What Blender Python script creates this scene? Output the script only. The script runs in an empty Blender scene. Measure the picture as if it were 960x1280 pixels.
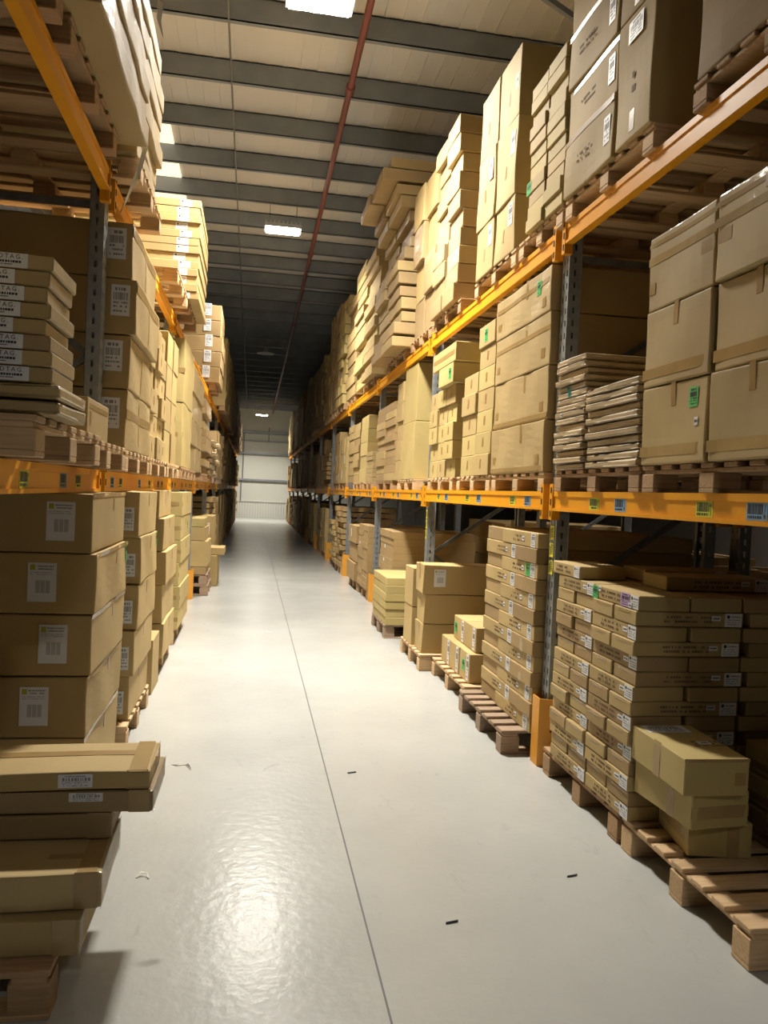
import bpy, bmesh, math, random
from math import sin, cos, radians, pi
from mathutils import Matrix, Vector
random.seed(7)
rnd = random.Random(11)
scene = bpy.context.scene
COL = scene.collection

# ------------------------------------------------------------------ materials
MATS = {}
def mat_base(name):
    m = bpy.data.materials.new(name); m.use_nodes = True
    nt = m.node_tree; b = nt.nodes['Principled BSDF']
    MATS[name] = m
    return m, nt, b
def N(nt, t, **kw):
    n = nt.nodes.new(t)
    for k, v in kw.items():
        if k in n.inputs.keys(): n.inputs[k].default_value = v
        else: setattr(n, k, v)
    return n
def simple(name, col, rough=.6, metal=0, emit=None, es=0):
    m, nt, b = mat_base(name)
    b.inputs['Base Color'].default_value = (*col, 1)
    b.inputs['Roughness'].default_value = rough
    b.inputs['Metallic'].default_value = metal
    if emit:
        b.inputs['Emission Color'].default_value = (*emit, 1)
        b.inputs['Emission Strength'].default_value = es
    return m
def noisy(name, c1, c2, scale=8, rough=.7, stretch=(1, 1, 1), bump=0, bscale=60, metal=0, rand=0, coat=0, wrinkle=0, detail=4):
    m, nt, b = mat_base(name)
    tc = N(nt, 'ShaderNodeTexCoord'); mp = N(nt, 'ShaderNodeMapping')
    mp.inputs['Scale'].default_value = stretch
    nt.links.new(tc.outputs['Object'], mp.inputs['Vector'])
    no = N(nt, 'ShaderNodeTexNoise', Scale=scale, Detail=detail)
    oi = N(nt, 'ShaderNodeObjectInfo')
    ad = N(nt, 'ShaderNodeVectorMath', operation='ADD')
    cx = N(nt, 'ShaderNodeCombineXYZ')
    mul = N(nt, 'ShaderNodeMath', operation='MULTIPLY'); mul.inputs[1].default_value = 37.0
    nt.links.new(oi.outputs['Random'], mul.inputs[0]); nt.links.new(mul.outputs[0], cx.inputs[0])
    nt.links.new(mp.outputs['Vector'], ad.inputs[0]); nt.links.new(cx.outputs[0], ad.inputs[1])
    nt.links.new(ad.outputs[0], no.inputs['Vector'])
    cr = N(nt, 'ShaderNodeValToRGB')
    cr.color_ramp.elements[0].position = .3; cr.color_ramp.elements[1].position = .7
    cr.color_ramp.elements[0].color = (*c1, 1); cr.color_ramp.elements[1].color = (*c2, 1)
    nt.links.new(no.outputs['Fac'], cr.inputs['Fac'])
    out = cr.outputs['Color']
    if rand:
        hs = N(nt, 'ShaderNodeHueSaturation')
        mr = N(nt, 'ShaderNodeMapRange'); mr.inputs['To Min'].default_value = 1 - rand; mr.inputs['To Max'].default_value = 1 + rand
        nt.links.new(oi.outputs['Random'], mr.inputs['Value']); nt.links.new(mr.outputs['Result'], hs.inputs['Value'])
        nt.links.new(out, hs.inputs['Color']); out = hs.outputs['Color']
    nt.links.new(out, b.inputs['Base Color'])
    b.inputs['Roughness'].default_value = rough; b.inputs['Metallic'].default_value = metal
    if bump:
        n2 = N(nt, 'ShaderNodeTexNoise', Scale=bscale, Detail=3)
        nt.links.new(ad.outputs[0], n2.inputs['Vector'])
        bp = N(nt, 'ShaderNodeBump', Strength=bump, Distance=.01)
        nt.links.new(n2.outputs['Fac'], bp.inputs['Height']); nt.links.new(bp.outputs['Normal'], b.inputs['Normal'])
    if coat:
        b.inputs['Coat Weight'].default_value = coat
        b.inputs['Coat Roughness'].default_value = .12
        b.inputs['Coat IOR'].default_value = 1.5
        mp2 = N(nt, 'ShaderNodeMapping'); mp2.inputs['Scale'].default_value = (1, 1, 2.2)
        mp2.inputs['Rotation'].default_value = (.5, .3, 0)
        nt.links.new(tc.outputs['Object'], mp2.inputs['Vector'])
        n3 = N(nt, 'ShaderNodeTexNoise', Scale=5, Detail=5, Distortion=1.8)
        nt.links.new(mp2.outputs['Vector'], n3.inputs['Vector'])
        b3 = N(nt, 'ShaderNodeBump', Strength=wrinkle, Distance=.03)
        nt.links.new(n3.outputs['Fac'], b3.inputs['Height']); nt.links.new(b3.outputs['Normal'], b.inputs['Coat Normal'])
    return m

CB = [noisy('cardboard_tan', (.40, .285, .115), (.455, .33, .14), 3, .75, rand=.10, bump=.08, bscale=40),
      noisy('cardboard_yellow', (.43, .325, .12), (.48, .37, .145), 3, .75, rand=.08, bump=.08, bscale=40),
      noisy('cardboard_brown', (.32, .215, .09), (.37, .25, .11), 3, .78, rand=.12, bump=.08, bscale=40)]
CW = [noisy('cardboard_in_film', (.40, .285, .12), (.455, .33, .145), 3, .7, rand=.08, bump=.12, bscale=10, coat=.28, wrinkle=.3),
      noisy('cardboard_brown_in_film', (.34, .23, .105), (.39, .27, .125), 3, .7, rand=.12, bump=.2, bscale=10, coat=.25, wrinkle=.4)]
KRAFT = noisy('kraft_paper_wrap', (.38, .27, .14), (.46, .34, .185), 6, .6, rand=.10, bump=.5, bscale=16, coat=.4, wrinkle=.8)
M_TAPE = noisy('brown_tape', (.30, .19, .065), (.35, .22, .08), 12, .35)
M_TAPEC = noisy('clear_tape', (.33, .22, .09), (.39, .265, .11), 12, .25)
M_WHITE = simple('label_paper', (.72, .72, .72), .5)
M_INK = simple('label_ink', (.03, .03, .035), .6)
M_GINK = simple('label_ink_grey', (.22, .22, .23), .6)
M_BINK = simple('box_print_ink', (.16, .10, .05), .8)
M_GREEN = simple('label_green', (.08, .52, .14), .5)
M_PURPLE = simple('label_lilac', (.50, .33, .58), .5)
M_TEAL = simple('label_teal', (.05, .40, .32), .5)
M_YG = simple('label_lime', (.62, .68, .05), .5)
M_BL = simple('label_blue', (.20, .42, .68), .5)
M_YEL = simple('label_yellow', (.85, .78, .05), .5)
M_RED = simple('label_red', (.6, .03, .04), .5)
M_ORANGE = noisy('orange_powder_coat', (.80, .335, .008), (.86, .375, .010), 5, .42)
M_GUARD = noisy('orange_guard_paint', (.66, .29, .03), (.72, .33, .035), 7, .5)
M_STEEL = noisy('galvanised_upright', (.27, .30, .33), (.36, .39, .42), 18, .42, metal=.55)
M_BRACE = noisy('dark_brace_steel', (.13, .14, .15), (.20, .21, .22), 15, .5, metal=.4)
M_HOLE = simple('slot_shadow_steel', (.03, .03, .03), .8)
M_WOOD = [noisy('pallet_wood_pale', (.50, .33, .17), (.66, .46, .26), 6, .8, (1, 14, 14), rand=.12),
          noisy('pallet_wood_brown', (.33, .20, .10), (.46, .29, .15), 6, .8, (1, 14, 14), rand=.15),
          noisy('pallet_wood_grey', (.26, .18, .12), (.38, .27, .18), 6, .85, (1, 14, 14), rand=.12)]
M_FILM = None
def film_mat():
    m, nt, b = mat_base('stretch_film')
    b.inputs['Base Color'].default_value = (.9, .88, .82, 1)
    b.inputs['Roughness'].default_value = .15
    b.inputs['Alpha'].default_value = .20
    b.inputs['Specular IOR Level'].default_value = .8
    n3 = N(nt, 'ShaderNodeTexNoise', Scale=20, Detail=4, Distortion=1.5)
    b3 = N(nt, 'ShaderNodeBump', Strength=.8, Distance=.02)
    nt.links.new(n3.outputs['Fac'], b3.inputs['Height']); nt.links.new(b3.outputs['Normal'], b.inputs['Normal'])
    return m
M_FILM = film_mat()

def floor_mat():
    m, nt, b = mat_base('grey_epoxy_floor')
    tc = N(nt, 'ShaderNodeTexCoord')
    n1 = N(nt, 'ShaderNodeTexNoise', Scale=.9, Detail=6, Roughness=.65)
    nt.links.new(tc.outputs['Object'], n1.inputs['Vector'])
    cr = N(nt, 'ShaderNodeValToRGB')
    cr.color_ramp.elements[0].position = .3; cr.color_ramp.elements[1].position = .75
    cr.color_ramp.elements[0].color = (.40, .405, .39, 1); cr.color_ramp.elements[1].color = (.47, .475, .455, 1)
    nt.links.new(n1.outputs['Fac'], cr.inputs['Fac'])
    # scuffs and tyre smears
    mp = N(nt, 'ShaderNodeMapping'); mp.inputs['Scale'].default_value = (2.2, 1.0, 1); mp.inputs['Rotation'].default_value = (0, 0, .5)
    nt.links.new(tc.outputs['Object'], mp.inputs['Vector'])
    n2 = N(nt, 'ShaderNodeTexNoise', Scale=3.2, Detail=9, Roughness=.75, Distortion=.6)
    nt.links.new(mp.outputs['Vector'], n2.inputs['Vector'])
    c2 = N(nt, 'ShaderNodeValToRGB')
    c2.color_ramp.elements[0].position = .60; c2.color_ramp.elements[0].color = (0, 0, 0, 1)
    c2.color_ramp.elements[1].position = .72; c2.color_ramp.elements[1].color = (.45, .45, .45, 1)
    nt.links.new(n2.outputs['Fac'], c2.inputs['Fac'])
    mx = N(nt, 'ShaderNodeMix', data_type='RGBA'); mx.inputs['B'].default_value = (.24, .24, .23, 1)
    nt.links.new(c2.outputs['Color'], mx.inputs['Factor']); nt.links.new(cr.outputs['Color'], mx.inputs['A'])
    nt.links.new(mx.outputs['Result'], b.inputs['Base Color'])
    r = N(nt, 'ShaderNodeMapRange'); r.inputs['To Min'].default_value = .17; r.inputs['To Max'].default_value = .32
    nt.links.new(n1.outputs['Fac'], r.inputs['Value']); nt.links.new(r.outputs['Result'], b.inputs['Roughness'])
    n4 = N(nt, 'ShaderNodeTexNoise', Scale=22, Detail=3)
    nt.links.new(tc.outputs['Object'], n4.inputs['Vector'])
    bp = N(nt, 'ShaderNodeBump', Strength=.17, Distance=.01)
    nt.links.new(n4.outputs['Fac'], bp.inputs['Height']); nt.links.new(bp.outputs['Normal'], b.inputs['Normal'])
    return m
M_FLOOR = floor_mat()
M_CEIL = noisy('roof_liner_panel', (.68, .65, .62), (.74, .71, .68), .8, .55)
M_PURLIN = noisy('purlin_steel', (.23, .255, .28), (.30, .325, .35), 3, .5, metal=.1)
M_WALL = noisy('wall_cladding', (.60, .60, .53), (.68, .68, .60), .5, .6)
M_WALLB = noisy('dark_wall', (.16, .14, .12), (.20, .18, .15), .6, .8)
M_SKIRT = noisy('skirting_cladding', (.66, .66, .60), (.72, .72, .66), .5, .5)
M_PIPE = simple('red_pipe_paint', (.22, .075, .065), .45)
M_CABLE = simple('grey_conduit', (.20, .20, .20), .5)
M_LAMPH = simple('lamp_housing', (.55, .56, .58), .4, .3)
M_LAMPOFF = simple('lamp_diffuser_off', (.75, .75, .75), .3)
M_SEAL = simple('joint_sealant', (.10, .10, .10), .6)

# ------------------------------------------------------------------ helpers
def tag(o, label=None, cat=None, group=None, kind=None):
    if label: o['label'] = label
    if cat: o['category'] = cat
    if group: o['group'] = group
    if kind: o['kind'] = kind
    return o
def link(name, me, parent=None, M=None):
    o = bpy.data.objects.new(name, me); COL.objects.link(o)
    if parent is not None: o.parent = parent
    if M is not None: o.matrix_local = M
    return o
def box_data(vs, fs, mi, x0, x1, y0, y1, z0, z1, m=0):
    i = len(vs)
    vs += [(x0, y0, z0), (x1, y0, z0), (x1, y1, z0), (x0, y1, z0), (x0, y0, z1), (x1, y0, z1), (x1, y1, z1), (x0, y1, z1)]
    for f in ((0, 3, 2, 1), (4, 5, 6, 7), (0, 1, 5, 4), (1, 2, 6, 5), (2, 3, 7, 6), (3, 0, 4, 7)):
        fs.append(tuple(i + k for k in f)); mi.append(m)
class MB:
    def __init__(s): s.v = []; s.f = []; s.m = []
    def box(s, x0, x1, y0, y1, z0, z1, m=0): box_data(s.v, s.f, s.m, min(x0, x1), max(x0, x1), min(y0, y1), max(y0, y1), min(z0, z1), max(z0, z1), m); return s
    def bar(s, a, b, w, h, m=0):            # square bar from a to b
        a = Vector(a); b = Vector(b); d = (b - a).normalized()
        up = Vector((1, 0, 0)) if abs(d.x) < .9 else Vector((0, 0, 1))
        p = d.cross(up).normalized(); q = d.cross(p).normalized(); i = len(s.v)
        for c in (a, b):
            for e, g in ((-1, -1), (1, -1), (1, 1), (-1, 1)): s.v.append(tuple(c + p * e * w / 2 + q * g * h / 2))
        for f in ((0, 1, 2, 3), (7, 6, 5, 4), (0, 4, 5, 1), (1, 5, 6, 2), (2, 6, 7, 3), (3, 7, 4, 0)):
            s.f.append(tuple(i + k for k in f)); s.m.append(m)
        return s
    def tube(s, a, b, r, n=10, m=0):
        a = Vector(a); b = Vector(b); d = (b - a).normalized()
        up = Vector((1, 0, 0)) if abs(d.x) < .9 else Vector((0, 0, 1))
        p = d.cross(up).normalized(); q = d.cross(p).normalized(); i = len(s.v)
        for c in (a, b):
            for k in range(n):
                t = 2 * pi * k / n; s.v.append(tuple(c + p * cos(t) * r + q * sin(t) * r))
        for k in range(n):
            s.f.append((i + k, i + (k + 1) % n, i + n + (k + 1) % n, i + n + k)); s.m.append(m)
        s.f.append(tuple(i + k for k in range(n))[::-1]); s.f.append(tuple(i + n + k for k in range(n))); s.m += [m, m]
        return s
    def mesh(s, name, mats):
        me = bpy.data.meshes.new(name); me.from_pydata(s.v, [], s.f)
        for m in (mats if isinstance(mats, (list, tuple)) else [mats]): me.materials.append(m)
        me.polygons.foreach_set('material_index', s.m); me.update()
        bm = bmesh.new(); bm.from_mesh(me); bmesh.ops.recalc_face_normals(bm, faces=bm.faces); bm.to_mesh(me); bm.free()
        return me
    def build(s, name, mats, parent=None, M=None): return link(name, s.mesh(name, mats), parent, M)
def T(x, y, z): return Matrix.Translation((x, y, z))
def struct(name, mb, mats):
    o = mb.build(name, mats); o['kind'] = 'structure'; return o

# ------------------------------------------------------------------ carton meshes
CCACHE = {}
def carton_mesh(dx, dy, dz, mat, style, var):
    key = (round(dx, 3), round(dy, 3), round(dz, 3), mat.name, style, var)
    if key in CCACHE: return CCACHE[key]
    r = random.Random(hash(key[:3]) % 1000 + var * 17)
    bm = bmesh.new(); bmesh.ops.create_cube(bm, size=1)
    cuts = {'crisp': 1, 'big': 5, 'soft': 5}[style]
    bmesh.ops.subdivide_edges(bm, edges=bm.edges[:], cuts=cuts, use_grid_fill=True)
    amp = {'crisp': .003, 'big': .010, 'soft': .012}[style]
    amp = min(amp, dz * .16)
    ph = [r.uniform(0, 6.28) for _ in range(9)]
    fr = r.uniform(4, 7)
    for v in bm.verts:
        x, y, z = v.co
        p = Vector((x * dx, y * dy, (z + .5) * dz))
        w1 = .5 + .5 * sin(p.y * fr * 1.7 + p.z * 9 + ph[0]) * sin(p.x * fr + ph[1])
        w2 = .5 + .5 * sin(p.x * fr * 1.3 + p.z * 7 + ph[2]) * sin(p.y * fr + ph[3])
        w3 = .5 + .5 * sin(p.x * fr + ph[4]) * sin(p.y * fr + ph[5])
        if abs(x) > .49: p.x -= math.copysign(amp * w1, x)
        if abs(y) > .49: p.y -= math.copysign(amp * w2, y)
        if z > .49: p.z -= amp * w3 * (.6 if style != 'soft' else 1.0)
        if z < -.49 and style == 'soft': p.z += amp * .4 * w3
        v.co = p
    sharp = [e for e in bm.edges if len(e.link_faces) == 2 and e.calc_face_angle(0) > 1.0]
    off = {'crisp': .004, 'big': .008, 'soft': .3}[style]
    if style == 'soft': off = min(.014, dz * .28)
    off = min(off, dz * .2)
    bmesh.ops.bevel(bm, geom=sharp, offset=off, segments=1 if style == 'crisp' else 2, affect='EDGES', profile=.6)
    me = bpy.data.meshes.new('carton'); bm.to_mesh(me); bm.free()
    me.materials.append(mat)
    if style == 'soft': me.polygons.foreach_set('use_smooth', [True] * len(me.polygons))
    CCACHE[key] = me
    return me

# ------------------------------------------------------------------ labels / tape patches
PC = {}
def text_mesh(s, h, mats):
    cu = bpy.data.curves.new('text', 'FONT'); cu.body = s; cu.size = h; cu.extrude = .0003
    cu.space_character = 1.35; cu.align_x = 'CENTER'; cu.align_y = 'CENTER'; cu.resolution_u = 2
    o = bpy.data.objects.new('tmp', cu)
    me = bpy.data.meshes.new_from_object(o); bpy.data.objects.remove(o)
    me.materials.clear(); me.materials.append(mats)
    return me
def scribble(mb, r, x0, x1, y, h, m=1, z=.0018, dens=.75):
    x = x0
    while x < x1:
        w = r.uniform(.4, 1.3) * h
        if r.random() < dens: mb.box(x, min(x + w, x1), y - h / 2, y + h / 2, z - .0008, z, m)
        x += w + h * r.uniform(.2, .5)
def patch_mesh(kind, w, h, var=0):
    key = (kind, round(w, 3), round(h, 3), var)
    if key in PC: return PC[key]
    r = random.Random(var + 5); mb = MB(); t = .0010
    W, H = w / 2, h / 2
    if kind in ('tape', 'tapec'):
        n = 6
        mb.box(-W, W, -H, H, 0, .0006); mats = [M_TAPE if kind == 'tape' else M_TAPEC]
    elif kind == 'mark':                    # printing straight on the board
        rows = 2 if h < .08 else 3
        for k in range(rows): scribble(mb, r, -W, W, H - h * (k + .5) / rows, h / rows * .45, 0, .0006, .6)
        mats = [M_BINK]
    elif kind == 'tag':                     # small white code tag
        mb.box(-W, W, -H, H, 0, t); scribble(mb, r, -W * .7, W * .7, 0, h * .3, 1, t + .0006, .95); mats = [M_WHITE, M_INK]
    elif kind in ('white', 'logo', 'diagram', 'green', 'purple', 'teal'):
        base = {'green': M_GREEN, 'purple': M_PURPLE, 'teal': M_TEAL}.get(kind, M_WHITE)
        mb.box(-W, W, -H, H, 0, t)
        ink = M_GINK if kind in ('white', 'logo', 'diagram') else M_INK
        if kind == 'logo':
            cx, cy, rr = -W * .6, H * .5, min(W, H) * .26; i = len(mb.v)
            for k in range(12): mb.v.append((cx + rr * cos(k * pi / 6), cy + rr * sin(k * pi / 6), t + .0006))
            mb.f.append(tuple(range(i, i + 12))); mb.m.append(2)
            scribble(mb, r, -W * .25, W * .85, H * .5, h * .10, 1, t + .0006, .9)
            for k, f in enumerate((.05, -.3, -.62)): scribble(mb, r, -W * .8, W * .8, H * f, h * .06, 1, t + .0006)
        elif kind == 'diagram':
            mb.box(-W * .85, -W * .5, H * .62, H * .9, t, t + .0006, 2)
            scribble(mb, r, -W * .4, W * .8, H * .82, h * .035, 1, t + .0006, .95)
            scribble(mb, r, -W * .3, W * .75, H * .68, h * .035, 1, t + .0006, .95)
            for k in range(2): scribble(mb, r, -W * .85, W * .7, H * (.5 - k * .1), h * .015, 1, t + .0006)
            for a in (-.45, -.1, .25): mb.box(W * a, W * (a + .3), -H * .55, H * .1, t, t + .0004, 3)
        else:
            scribble(mb, r, -W * .6, W * .6, H * .72, h * .10, 1, t + .0006, .95)
            x = -W * .75
            while x < W * .75:
                ww = r.uniform(.02, .07) * w; mb.box(x, x + ww, H * .02, H * .5, t, t + .0006, 1); x += ww + r.uniform(.02, .05) * w
            for k, f in enumerate((-.15, -.4, -.7)): scribble(mb, r, -W * .75, W * .75, H * f, h * .06, 1, t + .0006)
        mats = [base, ink, M_INK if kind == 'logo' else simple('label_olive', (.45, .42, .05), .6) if kind == 'diagram' else ink, M_GINK if kind != 'diagram' else simple('label_diagram_tint', (.45, .45, .45), .6)]
    elif kind in ('beamlime', 'beamblue', 'beamyellow'):
        mb.box(-W, W, -H, H, 0, t)
        if kind == 'beamyellow':
            y = -H * .6
            while y < H * .8:
                ww = r.uniform(.03, .07) * h; mb.box(-W * .35, W * .75, y, y + ww, t, t + .0005, 1); y += ww + r.uniform(.03, .06) * h
            mb.box(-W * .8, -W * .5, -H * .8, H * .6, t, t + .0005, 1)
        else:
            x = -W * .88
            while x < W * .55:
                ww = r.uniform(.02, .05) * w; mb.box(x, x + ww, -H * .30, H * .85, t, t + .0005, 1); x += ww + r.uniform(.015, .035) * w
            scribble(mb, r, -W * .85, W * .5, -H * .62, h * .16, 1, t + .0005, .95)
            s = 1 if kind == 'beamlime' else -1     # arrow up on lime labels, down on blue ones
            mb.box(W * .74, W * .80, -H * .8, H * .8, t, t + .0005, 1)
            i = len(mb.v); mb.v += [(W * .64, s * H * .35, t + .0007), (W * .90, s * H * .35, t + .0007), (W * .77, s * H * .85, t + .0007)]
            mb.f.append((i, i + 1, i + 2) if s > 0 else (i, i + 2, i + 1)); mb.m.append(1)
        mats = [{'beamlime': M_YG, 'beamblue': M_BL, 'beamyellow': M_YEL}[kind], M_INK]
    elif kind in ('redtag', 'redtagred'):
        mb.box(-W, W, -H, H, 0, t)
        scribble(mb, r, -W * .25, W * .78, -H * .18, h * .16, 1, t + .0006, .95)
        scribble(mb, r, -W * .1, W * .5, -H * .58, h * .07, 1, t + .0006, .95)
        if kind == 'redtagred':
            cx, cy, rr = -W * .72, 0, H * .62; i = len(mb.v)
            for k in range(14): mb.v.append((cx + rr * cos(k * pi / 7), cy + rr * sin(k * pi / 7), t + .0008))
            mb.f.append(tuple(range(i, i + 14))); mb.m.append(2)
        mats = [M_WHITE, M_INK, M_RED]
    elif kind == 'film':
        mb.box(-W, W, -H, H, 0, .0008); mats = [M_FILM]
    PC[key] = mb.mesh(kind, mats)
    return PC[key]
PNAME = {'tape': 'packing_tape', 'tapec': 'packing_tape', 'mark': 'printed_marking', 'tag': 'code_tag', 'white': 'shipping_label', 'logo': 'shipping_label',
         'diagram': 'product_label', 'green': 'green_label', 'purple': 'lilac_label', 'teal': 'teal_label', 'beamlime': 'location_label', 'beamblue': 'location_label',
         'beamyellow': 'location_label', 'redtag': 'brand_label', 'redtagred': 'brand_label', 'film': 'film_band'}
PLABEL = {'green': 'green printed label', 'purple': 'lilac printed label', 'teal': 'teal printed label', 'beamlime': 'lime barcode label with arrow up', 'beamblue': 'blue barcode label with arrow down',
          'beamyellow': 'yellow barcode label', 'redtag': 'white label printed in black capitals', 'redtagred': 'white label with a red dot', 'white': 'white printed label', 'logo': 'white label with round dark mark',
          'diagram': 'white label with line drawing', 'tag': 'small white code tag'}
FACES = {'xm': (Vector((0, -1, 0)), Vector((0, 0, 1)), Vector((-1, 0, 0))), 'xp': (Vector((0, 1, 0)), Vector((0, 0, 1)), Vector((1, 0, 0))),
         'ym': (Vector((1, 0, 0)), Vector((0, 0, 1)), Vector((0, -1, 0))), 'zp': (Vector((1, 0, 0)), Vector((0, 1, 0)), Vector((0, 0, 1)))}
from mathutils.bvhtree import BVHTree
BVH = {}
def bvh(me):
    if me.name not in BVH: BVH[me.name] = BVHTree.FromPolygons([v.co.copy() for v in me.vertices], [tuple(p.vertices) for p in me.polygons])
    return BVH[me.name]
def surf(me, p, n):
    hit = bvh(me).ray_cast(p + n * .05, -n, .12)
    return (hit[0] - p).dot(n) if hit[0] is not None else -.004
def patch(parent, dims, face, kind, u, v, w, h, var=0, off=.0003):
    """put a sticker or tape on a face of a box-like parent (dims dx,dy,dz, origin base centre); u, v are metres from the face centre"""
    dx, dy, dz = dims; r, up, n = FACES[face]
    c = Vector((0, 0, dz / 2)) + n * (abs(n.x) * dx + abs(n.y) * dy + abs(n.z) * dz) / 2 + r * u + up * v + n * off
    me = parent.data
    if kind in ('tape', 'tapec', 'film'):
        nu = max(1, int(w / .06)); nv = max(1, int(h / .06)); vs = []; fs = []
        e = .003; nz = []
        for a in range(nu + 1):
            for b_ in range(nv + 1):
                x = -w / 2 + w * a / nu; y = -h / 2 + h * b_ / nv
                xc = max(-w / 2 + e, min(w / 2 - e, x)); yc = max(-h / 2 + e, min(h / 2 - e, y))
                vs.append(Vector((x, y, surf(me, c - n * off + r * xc + up * yc, n))))
        m_ = (nv + 1); k0 = len(vs)
        for a in range(nu):
            for b_ in range(nv): fs.append((a * m_ + b_, (a + 1) * m_ + b_, (a + 1) * m_ + b_ + 1, a * m_ + b_ + 1))
        m2_ = bpy.data.meshes.new(kind); m2_.from_pydata([v + Vector((0, 0, .0009 + off)) for v in vs] + [v - Vector((0, 0, .0005)) for v in vs], [], fs + [tuple(q + k0 for q in reversed(f)) for f in fs])
        bm = bmesh.new(); bm.from_mesh(m2_); bm.verts.ensure_lookup_table()
        bd = [ed for ed in bm.edges if len(ed.link_faces) == 1]
        bmesh.ops.bridge_loops(bm, edges=bd) if bd else None
        bm.to_mesh(m2_); bm.free()
        m2_.materials.append({'tape': M_TAPE, 'tapec': M_TAPEC, 'film': M_FILM}[kind])
        M = Matrix((r, up, n)).transposed().to_4x4(); M.translation = c - n * off
        o = link(PNAME[kind], m2_, parent, M)
        return o
    hts = [surf(me, c - n * off + r * a * w * .45 + up * b_ * h * .45, n) for a in (-1, 0, 1) for b_ in (-1, 0, 1)]
    c = c + n * (max(hts) + .0002)
    M = Matrix((r, up, n)).transposed().to_4x4(); M.translation = c
    o = link(PNAME[kind], patch_mesh(kind, w, h, var), parent, M)
    if kind in PLABEL: o['label'] = PLABEL[kind]
    if kind in ('redtag', 'redtagred'):
        key = 'REDTAG'
        if key not in PC: PC[key] = text_mesh('REDTAG.', .0175, M_INK)
        t = link('lettering', PC[key], o, T(w * .14, h * .25, .0016))
    return o

def carton(side, fx, y0, y1, z0, z1, depth, label, group, mat=None, style='crisp', name='carton', cat='cardboard box', parts=(), rz=0, var=None, gap=.004):
    """side 'R' or 'L': which rack; fx = x of the aisle-side face; parts are (face, kind, u, v, w, h[,var]) with face A aisle, N near, T top; u, v relative (-.5...5)"""
    dy = (y1 - y0) - gap; dz = z1 - z0 - .0015; dx = depth
    mat = mat or CB[0]
    if var is None: var = rnd.randrange(4)
    s = 1 if side == 'R' else -1
    o = link(name, carton_mesh(dx, dy, dz, mat, style, var))
    o.location = (fx + s * dx / 2, (y0 + y1) / 2, z0); o.rotation_euler.z = rz
    tag(o, label, cat, group)
    fa = 'xm' if side == 'R' else 'xp'
    for p in parts:
        face, kind, u, v, w, h = p[:6]; vr = p[6] if len(p) > 6 else 0
        f = {'A': fa, 'N': 'ym', 'T': 'zp'}[face]
        fw = dy if face == 'A' else dx; fh = dz if face != 'T' else dy
        w = fw + w if w <= 0 else w; h = fh + h if h <= 0 else h
        patch(o, (dx, dy, dz), f, kind, u * fw, v * fh, min(w, fw), min(h, fh), vr, off=.0003 + .0003 * (parts.index(p) if isinstance(parts, (list, tuple)) else 0))
    return o

# ------------------------------------------------------------------ pallets
PAL = {}
def board(w, d, h, m):
    k = ('b', round(w, 3), round(d, 3), round(h, 4), m.name)
    if k not in PAL:
        bm = bmesh.new(); bmesh.ops.create_cube(bm, size=1)
        for v in bm.verts: v.co = (v.co.x * w, v.co.y * d, (v.co.z + .5) * h)
        bmesh.ops.bevel(bm, geom=bm.edges[:], offset=.003, segments=1, affect='EDGES')
        me = bpy.data.meshes.new('board'); bm.to_mesh(me); bm.free(); me.materials.append(m); PAL[k] = me
    return PAL[k]
def pallet(side, fx, y0, y1, z, label, group, wood=0, detail=1, depth=1.2, skew=0, low=False):
    W = y1 - y0; H = .150 if z < .5 and not low else .118; s = 1 if side == 'R' else -1; m = M_WOOD[wood]
    bt, st, sk = .020, .018, .018; bl = H - bt - st - sk
    zs = (0, sk, sk + bl, sk + bl + st)
    ys = [-W / 2 + .05, 0, W / 2 - .05]; xs = [-depth / 2 + .06, 0, depth / 2 - .06]
    nb = 7; by = [-W / 2 + .05 + k * (W - .10) / (nb - 1) for k in range(nb)]
    loc = (fx + s * depth / 2, (y0 + y1) / 2, z)
    if detail == 0:
        k = ('p', round(W, 2), wood, round(depth, 2), H)
        if k not in PAL:
            mb = MB()
            for y in by: mb.box(-depth / 2, depth / 2, y - .045, y + .045, zs[3], H)
            for x in xs: mb.box(x - .05, x + .05, -W / 2, W / 2, zs[2], zs[3])
            for x in xs:
                for y in ys: mb.box(x - .06, x + .06, y - .05, y + .05, zs[1], zs[2])
            for y in ys: mb.box(-depth / 2, depth / 2, y - .05, y + .05, 0, zs[1])
            PAL[k] = mb.mesh('pallet', m)
        o = link('pallet', PAL[k]); o.location = loc; o.rotation_euler.z = skew
        return tag(o, label, 'pallet', group)
    r = bpy.data.objects.new('pallet', None); COL.objects.link(r); r.location = loc; r.rotation_euler.z = skew
    tag(r, label, 'pallet', group)
    for i, y in enumerate(by): link('deck_board', board(depth, .10 if i in (0, 6) else .085, bt, m), r, T(0, y, zs[3]))
    for x in xs: link('stringer_board', board(.10, W, st, m), r, T(x, 0, zs[2]))
    for x in xs:
        for y in ys: link('block', board(.12, .10, bl, m), r, T(x, y, zs[1]))
    for y in ys: link('skid_board', board(depth, .10, sk, m), r, T(0, y, 0))
    return r

ORD = ['bottom', 'second', 'third', 'fourth', 'fifth', 'sixth', 'seventh', 'eighth', 'ninth', 'tenth', 'eleventh', 'twelfth', 'thirteenth', 'fourteenth', 'fifteenth', 'sixteenth', 'seventeenth', 'eighteenth', 'nineteenth', 'twentieth']
def layer_word(i, n): return 'bottom layer' if i == 0 else 'top layer' if i == n - 1 else ORD[i] + ' layer up'
def col_word(j, n):
    if n == 1: return ''
    if n == 2: return ', nearer column' if j == 0 else ', farther column'
    return ', nearest column' if j == 0 else ', farthest column' if j == n - 1 else ', ' + ORD[j] + ' column'

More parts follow.
